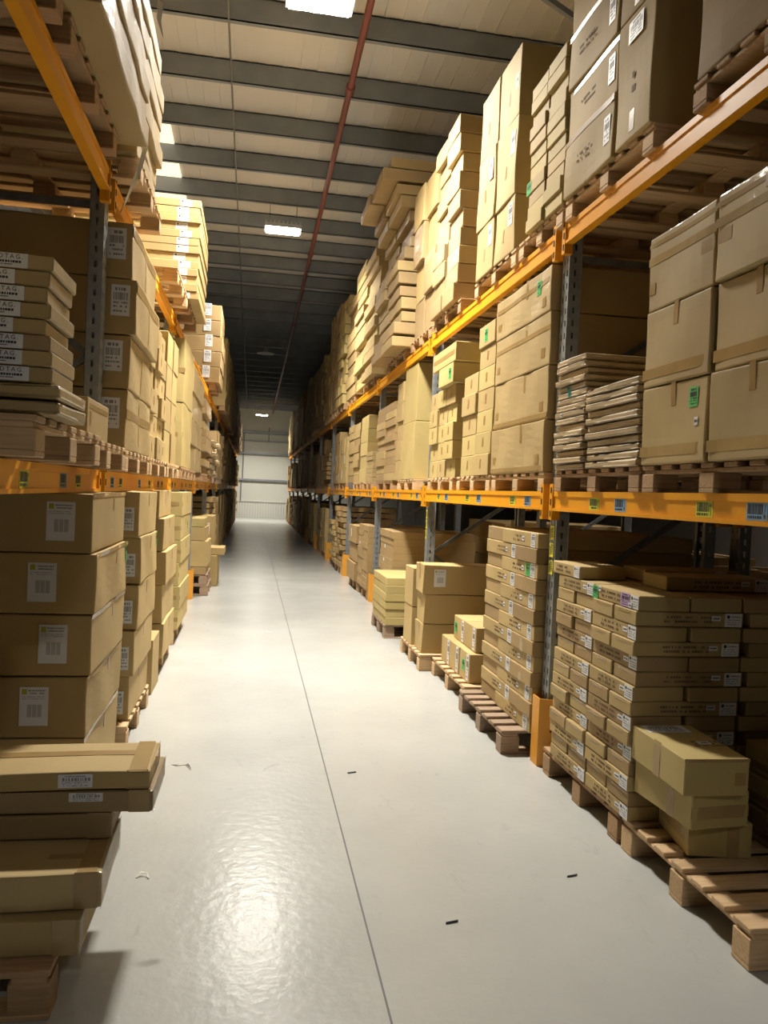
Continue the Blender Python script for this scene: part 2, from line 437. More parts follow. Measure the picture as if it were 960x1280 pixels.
def stack(side, fx, y0, y1, z0, z1, nrow, ncol, look, where, group, depth=1.1, mat=None, style='crisp', jit=.012, name='carton', cat='cardboard box', partf=None, tops=None, yj=0, gap=.006, rowz=None):
    """columns of boxes side by side along the aisle, j=0 nearest the camera; tops[j] lets a column have fewer rows"""
    zs = rowz or [z0 + (z1 - z0) * k / nrow for k in range(nrow + 1)]
    cw = (y1 - y0) / ncol
    for j in range(ncol):
        n = tops[j] if tops else nrow
        for i in range(n):
            dxj = rnd.uniform(-jit, jit); dyj = rnd.uniform(-yj, yj)
            m = mat if not isinstance(mat, list) else rnd.choice(mat)
            ps = partf(i, j, n) if partf else ()
            carton(side, fx + dxj, y0 + j * cw + dyj, y0 + (j + 1) * cw + dyj, zs[i], zs[i + 1], depth,
                   '%s, %s%s, %s' % (look, layer_word(i, n), col_word(j, ncol), where), group, m, style, name, cat, ps, gap=gap)

Z0, Z1, Z2 = 0.0, 1.66, 3.235          # floor, first and second beam tops
PHL = (.150, .118, .118)

# ================================================================== SETTING
struct('floor', MB().box(-9, 9, -8, 42.3, -.2, 0), M_FLOOR)
struct('trim_1', MB().box(.477, .484, -8, 42, 0, .0012), M_SEAL)
RZ = lambda y: 6.72 - .0175 * y
# roof liner with ribs, following the slight roof fall
mb = MB()
x = -9.0
while x < 9:
    for a, b, dz in ((0, .16, 0), (.16, .20, -.012)):
        i = len(mb.v)
        for (yy) in (-8, 42.3):
            z = RZ(yy) + dz
            mb.v += [(x + a, yy, z), (x + b, yy, z), (x + b, yy, z + .15), (x + a, yy, z + .15)]
        for f in ((0, 1, 2, 3), (7, 6, 5, 4), (0, 4, 5, 1), (1, 5, 6, 2), (2, 6, 7, 3), (3, 7, 4, 0)): mb.f.append(tuple(i + k for k in f)); mb.m.append(0)
    x += .20
struct('ceiling', mb, M_CEIL)
# purlins
n = 2; y = 8.05 - 1.17 * 12
while y < 41.5:
    z = RZ(y); m2 = MB()
    m2.box(-9, 9, y, y + .012, z - .265, z - .013).box(-9, 9, y, y + .065, z - .265, z - .255).box(-9, 9, y + .055, y + .065, z - .255, z - .235).box(-9, 9, y, y + .065, z - .023, z - .013)
    struct('trim_%d' % n, m2, M_PURLIN); n += 1; y += 1.17
# rafters above the racks and their diagonal fly braces
for xr in (3.3, -3.5):
    m2 = MB()
    i = len(m2.v)
    for a, b, t0, t1 in ((-.09, .09, -.70, -.68), (-.008, .008, -.69, -.27), (-.09, .09, -.285, -.27)):
        i = len(m2.v)
        for yy in (-8, 42):
            z = RZ(yy); m2.v += [(xr + a, yy, z + t0), (xr + b, yy, z + t0), (xr + b, yy, z + t1), (xr + a, yy, z + t1)]
        for f in ((0, 1, 2, 3), (7, 6, 5, 4), (0, 4, 5, 1), (1, 5, 6, 2), (2, 6, 7, 3), (3, 7, 4, 0)): m2.f.append(tuple(i + k for k in f)); m2.m.append(0)
    struct('trim_%d' % n, m2, M_WALLB); n += 1
for k in range(12):
    y = 8.05 - 1.17 + 2.34 * k + .05
    z = RZ(y)
    m2 = MB().bar((2.35, y, z - .25), (3.2, y, z - .66), .05, .05)
    struct('trim_%d' % n, m2, M_PURLIN); n += 1
yy0, yy1 = 10.4, 13.8
mb = MB(); i = 0
for (yy) in (yy0, yy1):
    zz_ = RZ(yy) - .016
    mb.v += [(-2.5, yy, zz_ - .006), (-1.30, yy, zz_ - .006), (-1.30, yy, zz_), (-2.5, yy, zz_)]
for f_ in ((0, 1, 2, 3), (7, 6, 5, 4), (0, 4, 5, 1), (1, 5, 6, 2), (2, 6, 7, 3), (3, 7, 4, 0)): mb.f.append(f_); mb.m.append(0)
struct('window_1', mb, simple('translucent_roof_light', (.8, .75, .65), .5, 0, (1, .84, .58), 1.1))
# walls
mb = MB().box(-9, 9, 42, 42.3, 0, 6.2)
for k in range(-8, 9): mb.box(k - .004 + .25, k + .006 + .25, 41.99, 42, .9, 6.0)
struct('wall_back', mb, M_WALL)
mb = MB(); x = -9
while x < 9: mb.box(x, x + .07, 41.95, 42, 0, .88); x += .14
mb.box(-9, 9, 41.93, 42, .88, .93)
struct('baseboard_back', mb, M_SKIRT)
for z, h in ((2.05, .09), (3.47, .09), (4.15, .05), (4.60, .12)):
    struct('trim_%d' % n, MB().box(-9, 9, 41.86, 41.99, z - h / 2, z + h / 2), M_PURLIN); n += 1
for x0, z0, z1 in ((-.62, .9, 2.0), (-.56, 2.1, 4.5), (.75, 4.17, 4.9)):
    struct('trim_%d' % n, MB().box(x0, x0 + .05, 41.93, 41.99, z0, z1), M_CABLE); n += 1
struct('wall_left', MB().box(-9.3, -9, -8, 42.3, 0, 6.9), M_WALLB)
struct('wall_right', MB().box(9, 9.3, -8, 42.3, 0, 6.9), M_WALLB)
struct('wall_front', MB().box(-9.3, 9.3, -8.3, -8, 0, 6.9), M_WALLB)

# pipe and conduit under the purlins
mb = MB()
for a in range(0, 42, 6):
    y0, y1 = a - .0, min(a + 6, 41.9)
    mb.tube((.93, y0, RZ(y0) - .303), (.93, y1, RZ(y1) - .303), .038, 12)
    mb.tube((.93, y0 + 2.9, RZ(y0 + 2.9) - .303), (.93, y0 + 3.05, RZ(y0 + 3.05) - .303), .055, 12)
o = mb.build('sprinkler_pipe', M_PIPE); tag(o, 'long dark red sprinkler pipe running under the roof purlins', 'pipe')
o = MB().tube((-.42, -7.9, RZ(-7.9) - .2755), (-.42, 41.8, RZ(41.8) - .2755), .011, 8).build('cable_conduit', M_CABLE)
tag(o, 'thin grey conduit running along the aisle beneath the purlins', 'conduit')

# ================================================================== LAMPS
def lamp(x, y, z, power, label, size=.5, on=True, disc=False):
    r = bpy.data.objects.new('ceiling_lamp', None); COL.objects.link(r); r.location = (x, y, z)
    tag(r, label, 'lamp', 'lamps over the aisle')
    if not disc:
        h = MB().box(-.30, .30, -.17, .17, .03, .09)
        for k in range(9): h.box(-.28 + k * .07 - .006, -.28 + k * .07 + .006, -.16, .16, .09, .13)
        h.build('housing', M_LAMPH, r)
        em = MATS.get('lamp_glow') or simple('lamp_glow', (1, 1, 1), .5, 0, (1, .96, .88), 60)
        MB().box(-.27, .27, -.15, .15, .012, .03).build('diffuser', em if on else M_LAMPOFF, r)
    else:
        h = MB().tube((0, 0, .04), (0, 0, .16), .07, 14); h.build('driver', M_LAMPH, r)
        h = MB()
        for k in range(16):
            a, b = 2 * pi * k / 16, 2 * pi * (k + 1) / 16; i = len(h.v)
            h.v += [(.07 * cos(a), .07 * sin(a), .06), (.07 * cos(b), .07 * sin(b), .06), (.26 * cos(b), .26 * sin(b), 0), (.26 * cos(a), .26 * sin(a), 0),
                    (.07 * cos(a), .07 * sin(a), .05), (.07 * cos(b), .07 * sin(b), .05), (.26 * cos(b), .26 * sin(b), -.01), (.26 * cos(a), .26 * sin(a), -.01)]
            for f in ((0, 1, 2, 3), (7, 6, 5, 4), (0, 4, 5, 1), (1, 5, 6, 2), (2, 6, 7, 3), (3, 7, 4, 0)): h.f.append(tuple(i + q for q in f)); h.m.append(0)
        h.build('shade', M_LAMPOFF, r)
    zt = RZ(y) - .03 - z
    for s in (-1, 1): MB().tube((.22 * s * (0 if disc else 1), 0, .1), (.22 * s * (0 if disc else 1), 0, zt), .006, 6).build('suspension_rod', M_CABLE, r) if not (disc and s > 0) else None
    if on:
        L = bpy.data.lights.new('lamp_light', 'AREA'); L.shape = 'RECTANGLE'; L.size = .54; L.size_y = .30; L.energy = power
        L.color = (1, .945, .84); L.spread = radians(132)
        lo = bpy.data.objects.new('lamp_light', L); COL.objects.link(lo); lo.parent = r; lo.location = (0, 0, .008)
lamp(.42, 6.92, 5.9, 380, 'bright rectangular lamp nearest the camera, at the photo top edge')
lamp(.45, -4.2, 5.95, 50, 'unseen rectangular fill lamp added behind the viewpoint to brighten the foreground')  # weak fill lamp added out of view to lift the foreground floor and boxes
lamp(.33, 13.0, 5.87, 230, 'bright rectangular lamp hanging second along the aisle')
lamp(.24, 24.0, 5.75, 0, 'unlit round lamp hanging between the two farther lamps', on=False, disc=True)
lamp(.32, 38.6, 5.2, 230, 'small bright lamp farthest away near the end wall')
lamp(-4.7, 9.0, 5.75, 220, 'rectangular lamp over the neighbouring aisle behind the left racks')
lamp(6.0, 7.0, 5.8, 130, 'rectangular lamp over the neighbouring aisle behind the right racks')

# ================================================================== RACKING
UY = [4.42 + 3.4 * k for k in range(-2, 11)]        # upright positions along the aisle
UYL = [u - .08 for u in UY]
POST = {}
def post_mesh(h, detail):
    k = (round(h, 2), detail)
    if k in POST: return POST[k]
    w, d, t = .10, .075, .003
    vs = []; fs = []
    def cell(p, q, r, s):                       # quad
        i = len(vs); vs.extend([p, q, r, s]); fs.append((i, i + 1, i + 2, i + 3))
    nseg = int(h / .075)
    def face(fn, W, holes):
        us = [0]
        for c in holes: us += [c - .007, c + .007]
        us.append(W)
        for kk in range(nseg):
            z0 = kk * .075; zz = [z0, z0 + .02, z0 + .055, z0 + .075 if kk < nseg - 1 else h]
            for a in range(3):
                for b in range(len(us) - 1):
                    if a == 1 and b % 2 == 1: continue
                    cell(fn(us[b], zz[a]), fn(us[b + 1], zz[a]), fn(us[b + 1], zz[a + 1]), fn(us[b], zz[a + 1]))
    if detail:
        face(lambda u, z: (0, u - w / 2, z), w, (.026, .074))
        face(lambda u, z: (u, -w / 2, z), d, (.037,))
        face(lambda u, z: (u, w / 2, z), d, (.037,))
        for s in (-1, 1): cell((d, s * w / 2, 0), (d, s * (w / 2 - .02), 0), (d, s * (w / 2 - .02), h), (d, s * w / 2, h))
        me = bpy.data.meshes.new('post'); me.from_pydata(vs, [], fs)
        bm = bmesh.new(); bm.from_mesh(me); bmesh.ops.remove_doubles(bm, verts=bm.verts, dist=.0005)
        bmesh.ops.recalc_face_normals(bm, faces=bm.faces)
        bmesh.ops.solidify(bm, geom=bm.faces[:], thickness=t)
        bm.to_mesh(me); bm.free(); me.materials.append(M_STEEL)
    else:
        me = MB().box(0, t, -w / 2, w / 2, 0, h).box(0, d, -w / 2, -w / 2 + t, 0, h).box(0, d, w / 2 - t, w / 2, 0, h).box(d - t, d, -w / 2, -w / 2 + .02, 0, h).box(d - t, d, w / 2 - .02, w / 2, 0, h).mesh('post', M_STEEL)
    POST[k] = me
    return me
def guard_mesh():
    pts = [(.10, -.115), (-.035, -.055), (-.035, .055), (.10, .115)]
    mb = MB(); t = .006; h = .41
    inn = [(.104, -.109), (-.028, -.050), (-.028, .050), (.104, .109)]
    for k in range(3):
        i = len(mb.v); a, b, c, d = pts[k], pts[k + 1], inn[k + 1], inn[k]
        mb.v += [(*a, 0), (*b, 0), (*c, 0), (*d, 0), (*a, h), (*b, h), (*c, h), (*d, h)]
        for f in ((0, 3, 2, 1), (4, 5, 6, 7), (0, 1, 5, 4), (1, 2, 6, 5), (2, 3, 7, 6), (3, 0, 4, 7)): mb.f.append(tuple(i + q for q in f)); mb.m.append(0)
    return mb.mesh('guard', M_GUARD)
GM = guard_mesh()
def frame(side, fx, y, h0, label, group, detail, yellow=False, name='upright_frame'):
    h = 3.22
    s = 1 if side == 'R' else -1
    r = bpy.data.objects.new(name, None); COL.objects.link(r); r.location = (fx, y, 0); tag(r, label, 'rack upright', group)
    F = Matrix.Identity(4) if s > 0 else Matrix.Rotation(pi, 4, 'Z')
    D = 1.05
    MB().box(-.01, .10, -.07, .07, 0, .008).build('foot_plate', M_STEEL, r, F)
    MB().box(D - .10, D + .01, -.07, .07, 0, .008).build('foot_plate', M_STEEL, r, F)
    P = post_mesh(h, detail)
    link('post', P, r, F @ T(0, 0, .008))
    link('post', P, r, F @ T(D, 0, .008) @ Matrix.Rotation(pi, 4, 'Z'))
    z = .365; k = 1
    while z < h - .4:
        z1 = min(z + .635, h - .1)
        a = (.06, 0, z) if k % 2 == 0 else (D - .06, 0, z); b = (D - .06, 0, z1) if k % 2 == 0 else (.06, 0, z1)
        MB().bar(a, b, .028, .035).build('diagonal_brace', M_BRACE, r, F)
        z = z1; k += 1
    MB().bar((.06, 0, .2), (D - .06, 0, .2), .028, .035).build('horizontal_brace', M_BRACE, r, F)
    MB().bar((.06, 0, h - .15), (D - .06, 0, h - .15), .028, .035).build('horizontal_brace', M_BRACE, r, F)
    if yellow:
        for zz in (1.41, 1.305, 1.20):
            o = link('location_label', patch_mesh('beamyellow', .06, .085, int(zz * 10)), r, T(-.004 * s, 0, zz) @ Matrix((FACES['xm' if s > 0 else 'xp'][0], FACES['xm'][1], FACES['xm' if s > 0 else 'xp'][2])).transposed().to_4x4())
            o['label'] = 'yellow barcode label'
    return r
def beam(side, fx, y0, y1, ztop, label, group, detail=1, labels=True, back=False):
    s = 1 if side == 'R' else -1
    L = y1 - y0
    o = MB().box(0, .045, -L / 2, L / 2, -.03, 0).box(.006, .045, -L / 2, L / 2, -.105, -.03).box(-.004, .045, -L / 2, L / 2, -.115, -.098).build('rack_beam', M_ORANGE)
    if s < 0: o.data.transform(Matrix.Scale(-1, 4, (1, 0, 0))); o.data.flip_normals()
    o.location = (fx, (y0 + y1) / 2, ztop); tag(o, label, 'rack beam', group)
    for e in (-1, 1):
        c = MB().box(-.006 * s, .0 * s + .045 * s, e * (L / 2) - .001, e * (L / 2 + .042), -.17, .045)
        for k in range(3): c.box(-.009 * s, -.006 * s, e * (L / 2 + .018) - .006, e * (L / 2 + .018) + .006, -.15 + k * .07, -.115 + k * .07, 1)
        c.build('end_connector', [M_ORANGE, M_HOLE], o)
    if labels and not back:
        for k, (f, kd) in enumerate(((-.42, 'blue'), (-.33, 'lime'), (-.08, 'blue'), (.02, 'lime'), (.24, 'blue'), (.33, 'lime')) if side == 'R' else ((-.42, 'blue'), (-.33, 'lime'), (-.08, 'blue'), (.09, 'lime'), (.27, 'blue'), (.36, 'lime'))):
            pk = 'beam' + kd
            M = Matrix((FACES['xm' if s > 0 else 'xp'][0], FACES['xm'][1], FACES['xm' if s > 0 else 'xp'][2])).transposed().to_4x4()
            p = link('location_label', patch_mesh(pk, .115, .064, k), o, T(.0057 * s, f * L, -.064) @ M); p['label'] = PLABEL[pk]
    return o
SN = {'R': 'right', 'L': 'left'}
FXU = {'R': 1.81, 'L': -.825}
BO = {'R': .048, 'L': .025}
NTH = ['nearest', 'second', 'third', 'fourth', 'fifth', 'sixth', 'seventh', 'eighth', 'ninth', 'tenth', 'eleventh', 'twelfth', 'thirteenth']
for side in 'RL':
    U = UY if side == 'R' else UYL
    s = 1 if side == 'R' else -1
    vis = [u for u in U if u > 3]
    for k, u in enumerate(vis):
        near = k < 3
        frame(side, FXU[side], u, 3.25, '%s grey slotted steel upright frame along the %s rack' % (NTH[k], SN[side]), '%s rack uprights' % SN[side], near, yellow=(k < 2 and side == 'R'))
    g = [0, 2, 3, 4, 5, 6, 7, 8, 9] if side == 'R' else [2, 3, 4, 5, 6, 7, 8, 9]
    for q, k in enumerate(g):
        if k < len(vis):
            o = link('post_guard', GM); o.location = (FXU[side] - .02 * s, vis[k], 0)
            if s < 0: o.rotation_euler.z = pi
            tag(o, 'orange steel post guard at the foot of %s upright, %s rack' % (NTH[k], SN[side]), 'post guard', '%s rack post guards' % SN[side])
            if q < 2:
                for zz in (.12, .22, .33):
                    b = MB()
                    M = Matrix.Rotation(radians(24), 4, 'Z')
                    b.tube((.03, -.0905, zz), (.0285, -.0925, zz), .006, 8)
                    b.build('bolt_hole', M_HOLE, o)
    for lv, zt, nm in ((1, Z1, 'lower'), (2, Z2, 'upper')):
        for k in range(len(U) - 1):
            if U[k] < .5: continue
            b = NTH[[i for i in range(len(U)) if U[i] > .5].index(k)]
            y0, y1 = U[k] + .05, U[k + 1] - .05
            beam(side, FXU[side] - BO[side] * s, y0 + .043, y1 - .043, zt, 'orange %s front beam of the %s bay, %s rack' % (nm, b, SN[side]), 'orange %s beams, %s rack' % (nm, SN[side]), labels=(k < 6 and lv == 1))
            beam(side, FXU[side] + 1.052 * s, y0 + .043, y1 - .043, zt, 'orange %s rear beam of the %s bay, %s rack' % (nm, b, SN[side]), 'orange %s rear beams, %s rack' % (nm, SN[side]), back=True)

# ================================================================== LOADS
def P(side, fx, y0, y1, lvl, where, wood=0, detail=1, depth=1.2, skew=0):
    z = (Z0, Z1, Z2)[lvl]
    wn = ('pale', 'brown', 'greyed')[wood]
    return pallet(side, fx, y0, y1, z + .0005, '%s wooden pallet %s' % (wn, where), 'pallets of the %s rack' % SN[side], wood, detail, depth, skew)
def ZP(lvl): return (Z0, Z1, Z2)[lvl] + PHL[lvl] + .002

# ---------------- right rack, floor level
P('R', 1.76, 2.36, 3.30, 0, 'half empty on the floor, nearest on the right', 0, 1, 1.2)
z = ZP(0)
carton('R', 1.865, 2.86, 3.20, z, z + .15, .27, 'yellowish carton, lowest of three loosely stacked on the near right pallet', 'loose cartons on the near right pallet', CB[1], rz=-.17,
       parts=[('A', 'tapec', 0, 0, 0, .05), ('N', 'tapec', .2, 0, .05, 0)])
carton('R', 1.775, 2.80, 3.22, z + .151, z + .30, .27, 'crooked middle carton of three loosely stacked on the near right pallet', 'loose cartons on the near right pallet', CB[1], rz=.07,
       parts=[('A', 'tape', .15, 0, .05, 0), ('N', 'tapec', 0, -.05, 0, .05)])
carton('R', 1.74, 2.76, 3.22, z + .301, z + .452, .28, 'topmost loose carton with white papers on top, near right pallet', 'loose cartons on the near right pallet', CB[1], rz=-.03,
       parts=[('T', 'white', -.05, .36, .20, .10, 2), ('T', 'mark', .22, -.08, .13, .08, 3), ('T', 'tag', .2, -.06, .06, .035, 3), ('A', 'tape', 0, 0, .055, 0), ('N', 'tape', .36, -.05, .045, .05), ('N', 'tapec', 0, .46, 0, .012)])
for i, (a, b) in enumerate(((0, .14), (.142, .27), (.272, .40))):
    carton('R', 2.24 + .02 * i, 2.72, 3.17, z + a, z + b, .35, ('lower', 'middle', 'upper')[i] + ' carton of the short pile behind the three loose cartons', 'cartons behind the loose ones', CB[1],
           parts=[('A', 'tape', 0, -.2, 0, .03)])
# brick bonded stack beside the orange guard
P('R', 1.76, 3.34, 4.28, 0, 'under the near brick-bonded carton stack, right floor', 1, 1)
NB = 15; LH = (1.19 - z) / NB; LX = .54; LY = .255; FXB = 1.745; YB0 = 3.22; YB1 = 4.16
BW = 'near brick-bonded stack'
grpB = 'small cartons of the near brick-bonded stack'
bm_mats = [CB[0], CB[0], CB[2]]
for i in range(NB):
    za = z + i * LH; zb = za + LH
    j0 = rnd.uniform(-.008, .008)
    lw = layer_word(i, NB)
    if i % 2 == 0:      # long sides face the aisle
        L = (YB1 - YB0) / 2
        for k in range(2):
            carton('R', FXB + j0, YB0 + k * L + rnd.uniform(0, .004), YB0 + (k + 1) * L - .004, za, zb, LY, 'flat carton, %s, %s half of aisle face, %s' % (lw, ('nearer', 'farther')[k], BW), grpB, rnd.choice(bm_mats), name='flat_carton',
                   parts=[('A', 'logo', .41, 0, .075, -.006, i), ('A', 'tag', .27, .05, .045, .022, i), ('A', 'mark', -.08, 0, .22, .045, i % 4)])
        for k in range(1, 4):
            carton('R', FXB + k * (LY + .012), YB0 + L + .004, YB1 - .004, za, zb, LY, 'flat carton, %s, row %s inward, farther half, %s' % (lw, ('', 'two', 'three', 'four')[k], BW), grpB, CB[0], name='flat_carton')
            carton('R', FXB + k * (LY + .012), YB0 + rnd.uniform(-.006, .006), YB0 + L, za, zb, LY, 'flat carton end, %s, number %s inward on near face, %s' % (lw, ('', 'two', 'three', 'four')[k], BW), grpB, rnd.choice(bm_mats), name='flat_carton')
    else:               # ends face the aisle
        L = (YB1 - YB0) / 4
        for k in range(4):
            ps = [('A', 'tapec', 0, .3, 0, .012)]
            if k == 0: ps += [('N', 'logo', .40, 0, .085, -.006, i), ('N', 'tag', .24, .1, .045, .022, i), ('N', 'mark', -.02, 0, .24, .04, i % 4)]
            carton('R', FXB + j0 + rnd.uniform(-.012, .012), YB0 + k * L + .004, YB0 + (k + 1) * L - .006, za, zb, LX, 'flat carton end, %s, %s along the aisle, %s' % (lw, ('nearest', 'second', 'third', 'farthest')[k], BW), grpB, rnd.choice(bm_mats), name='flat_carton', parts=ps)
        for k in range(1, 4): carton('R', FXB + .03 + LX, YB0 + k * L + .004, YB0 + (k + 1) * L - .006, za, zb, .5, 'flat carton, %s, inner half, %s along the aisle, %s' % (lw, ('nearest', 'second', 'third', 'farthest')[k], BW), grpB, CB[0], name='flat_carton')
        carton('R', FXB + .03 + LX, YB0 + .004, YB0 + L - .006, za, zb, .5, 'flat carton, %s, deep in the shelf on near face, %s' % (lw, BW), grpB, rnd.choice(bm_mats), name='flat_carton',
               parts=[('N', 'logo', .40, 0, .085, -.006, i), ('N', 'tag', .24, .1, .045, .022, i)])
zt = z + NB * LH + .001
carton('R', FXB + .0, 3.86, 4.24, zt, zt + LH, .27, 'flat carton lying alone on top at the far end, brick-bonded stack', grpB, CB[0], name='flat_carton', parts=[('A', 'logo', .38, 0, .07, -.006), ('A', 'mark', -.1, 0, .2, .045, 1)])
carton('R', FXB + .26, 3.44, 3.68, zt, zt + LH, .56, 'long flat carton lying crosswise on top of the brick-bonded stack', grpB, CB[0], name='flat_carton', parts=[('N', 'logo', .42, 0, .075, -.006), ('N', 'mark', 0, 0, .26, .045, 2), ('N', 'tag', .26, .1, .045, .022)])
carton('R', FXB + .34, 3.80, 4.05, zt, zt + LH, .56, 'long flat carton behind the crosswise one on the brick-bonded stack', grpB, CB[0], name='flat_carton', parts=[('N', 'logo', .3, 0, .07, -.006), ('N', 'mark', 0, 0, .2, .045, 3)])
# green and lilac labels at the near top corner of the brick stack
for o in list(COL.objects):
    if o.get('label', '').startswith('flat carton, top layer, nearer half'):
        dxx = LY; dyy = (YB1 - YB0) / 2 - .008; dzz = LH
        patch(o, (dxx, dyy, dzz), 'xm', 'green', -.215, -.005, .06, .062, off=.0022); patch(o, (dxx, dyy, dzz), 'xm', 'tag', -.165, .018, .028, .026, off=.0022)
        patch(o, (dxx, dyy, dzz), 'xm', 'purple', .10, 0, .085, .064, off=.0022); patch(o, (dxx, dyy, dzz), 'xm', 'tag', .155, -.02, .028, .024, off=.0042)

# second tall stack behind the guard
P('R', 1.60, 4.58, 5.58, 0, 'dark and worn, under the tall leaning stack past the guard', 2, 1)
y0, y1 = 4.50, 5.56; NS = 13; h = (1.40 - z) / NS; gS = 'cartons of the tall stack past the guard'
for i in range(NS):
    fx = 1.755 - .008 * (i % 2) + rnd.uniform(-.006, .006); lw = layer_word(i, NS); dep = 1.05
    yc = y0 + rnd.uniform(-.008, .008)
    sp = y0 + (y1 - y0) * (.66 if i % 2 == 0 else .38)
    if i % 2 == 0:
        carton('R', fx, yc, sp, z + i * h, z + (i + 1) * h, dep, 'long carton, %s, nearer, tall stack past the nearest guard' % lw, gS, CB[0], name='long_carton',
               parts=[('A', 'white', .38, 0, .075, -.004, i), ('A', 'mark', 0, 0, .22, .055, i % 4), ('A', 'tag', .12, .02, .04, .03, 1)] + ([('A', 'green', .26, 0, .075, .08)] if i == NS - 3 else []))
        carton('R', fx + .01, sp, y1, z + i * h, z + (i + 1) * h, dep, 'short carton end, %s, farther, tall stack past the nearest guard' % lw, gS, CB[2], name='long_carton')
    else:
        carton('R', fx, yc, sp, z + i * h, z + (i + 1) * h, dep, 'short carton end, %s, nearer, tall stack past the nearest guard' % lw, gS, CB[2], name='long_carton', parts=[('A', 'tapec', 0, 0, .05, 0)])
        carton('R', fx + .01, sp, y1, z + i * h, z + (i + 1) * h, dep, 'long carton, %s, farther, tall stack past the nearest guard' % lw, gS, CB[0], name='long_carton',
               parts=[('A', 'white', .42, 0, .075, -.004, i), ('A', 'mark', .05, 0, .2, .05, i % 4), ('A', 'tag', .2, .02, .04, .03, 1)])
# low boxes and cartons on the third pallet
P('R', 1.66, 5.66, 6.72, 0, 'under the low white-labelled boxes, right floor', 0, 1)
wl = [('A', 'white', .3, 0, .06, -.02, 1)]
stack('R', 1.72, 5.74, 6.62, z, z + .23, 1, 3, 'pale box with white label', 'low pallet pile on right floor', 'boxes of the low right pile', .55, CB[0], jit=.01, partf=lambda i, j, n: wl + ([('A', 'green', -.1, 0, .08, .09)] if j == 0 else []))
stack('R', 1.78, 5.78, 6.46, z + .231, z + .43, 1, 2, 'upper white-labelled box', 'low pallet pile on right floor', 'boxes of the low right pile', .6, CB[0], jit=.01,
      partf=lambda i, j, n: wl + [('N', 'mark', .1, 0, .2, .1, 2)] + ([('A', 'green', -.3, 0, .08, .09)] if j == 1 else []))
# three big boxes
P('R', 1.56, 6.80, 7.70, 0, 'under three big plain boxes, right floor', 0, 1)
stack('R', 1.59, 6.86, 7.20, z, .97, 3, 1, 'large plain brown box', 'big box pile on right floor', 'three big boxes on the right floor', 1.15, CB[0], 'big', jit=.02,
      partf=lambda i, j, n: ([('N', 'diagram', -.36, .05, .11, .16)] if i == 2 else []) + [('A', 'tape', 0, .25, .05, .14)])
stack('R', 1.56, 7.24, 7.62, z, .90, 2, 1, 'narrow upright box', 'between the big boxes and the yellow cartons', 'narrow boxes beside the big ones', 1.0, CB[0], jit=.008)
# yellow flat cartons
P('R', 1.50, 8.35, 9.25, 0, 'under the yellow flat cartons, right floor', 2, 1, .9)
stack('R', 1.50, 8.32, 9.22, z, .68, 6, 1, 'yellowish flat carton', 'six-high pile on right floor', 'yellow flat cartons on the right floor', .9, CB[1], jit=.01, name='flat_carton', yj=.01)

# ---------------- right rack, lower shelf
P('R', 1.74, 1.10, 2.16, 1, 'added unseen to block light, start of right lower shelf', 1)  # out-of-view load added to screen deeper right stock from the rear fill lamp
stack('R', 1.74, 1.12, 2.12, ZP(1), 2.9, 3, 1, 'unseen box added to block light', 'start of the right lower shelf', 'unseen boxes added to block light, right lower shelf', 1.1, CB[0], 'big')
P('L', -.70, 1.10, 2.16, 1, 'added unseen to block light, start of left lower shelf', 1)  # out-of-view left load, added so near-facing box ends stay in shade
stack('L', -.70, 1.12, 2.12, ZP(1), 2.9, 3, 1, 'unseen box added to block light', 'start of the left lower shelf', 'unseen boxes added to block light, left lower shelf', 1.1, CB[0], 'big')
P('R', 1.74, 2.24, 3.24, 1, 'under the big film-wrapped boxes, right lower shelf', 1)
Zb = [ZP(1), 2.125, 2.465, 2.80]
def bigparts(i, j, n):
    ps = [('A', 'tape', 0, .36, .035, .10), ('A', 'tapec', 0, -.33, 0, .045)]
    if i == 0 and j == 1: ps += [('A', 'green', .30, .27, .062, .08), ('A', 'tag', .36, -.02, .025, .033)]
    if i == 2: ps = [('A', 'tape', .40 if j == 1 else -.4, 0, .09, .05), ('A', 'tapec', 0, .38, 0, .02), ('A', 'tapec', 0, .17, 0, .035), ('A', 'tape', -.43 if j == 1 else .1, -.2 if j == 1 else .35, .05, .05)]
    return ps
stack('R', 1.715, 2.20, 3.25, 0, 0, 3, 2, 'very large film-wrapped box', 'nearest load, right lower shelf', 'very large boxes on the right lower shelf', 1.1, [CW[0]], 'big', jit=.012, partf=bigparts, rowz=Zb, gap=.016)
P('R', 1.74, 3.27, 4.27, 1, 'under the kraft-wrapped flat packs, right lower shelf', 1)
for j, (a, b, n, zt, dp) in enumerate(((3.27, 3.83, 11, 2.195, .95), (3.86, 4.26, 17, 2.405, 1.05))):
    hh = (zt - ZP(1)) / n
    for i in range(n):
        ps = []
        if j == 1 and i == 12: ps = [('A', 'teal', -.1, -.1, .05, .03)]
        if j == 1 and i == 11: ps = [('A', 'teal', -.05, 0, .045, .026)]
        if j == 1 and i == 8: ps = [('A', 'tag', -.25, 0, .022, .02)]
        carton('R', 1.72 + rnd.uniform(-.012, .012), a + rnd.uniform(-.006, .006), b + rnd.uniform(-.006, .004), ZP(1) + i * hh, ZP(1) + (i + 1) * hh, dp,
               'thin kraft-wrapped flat pack, %s, %s pile, right lower shelf' % (layer_word(i, n), ('nearer lower', 'farther taller')[j]), 'kraft-wrapped flat packs on the right lower shelf', KRAFT, 'soft', 'flat_pack', 'flat pack', ps)
FX = 1.765
P('R', FX, 4.50, 5.55, 1, 'under the four wide boxes, right lower shelf', 0)
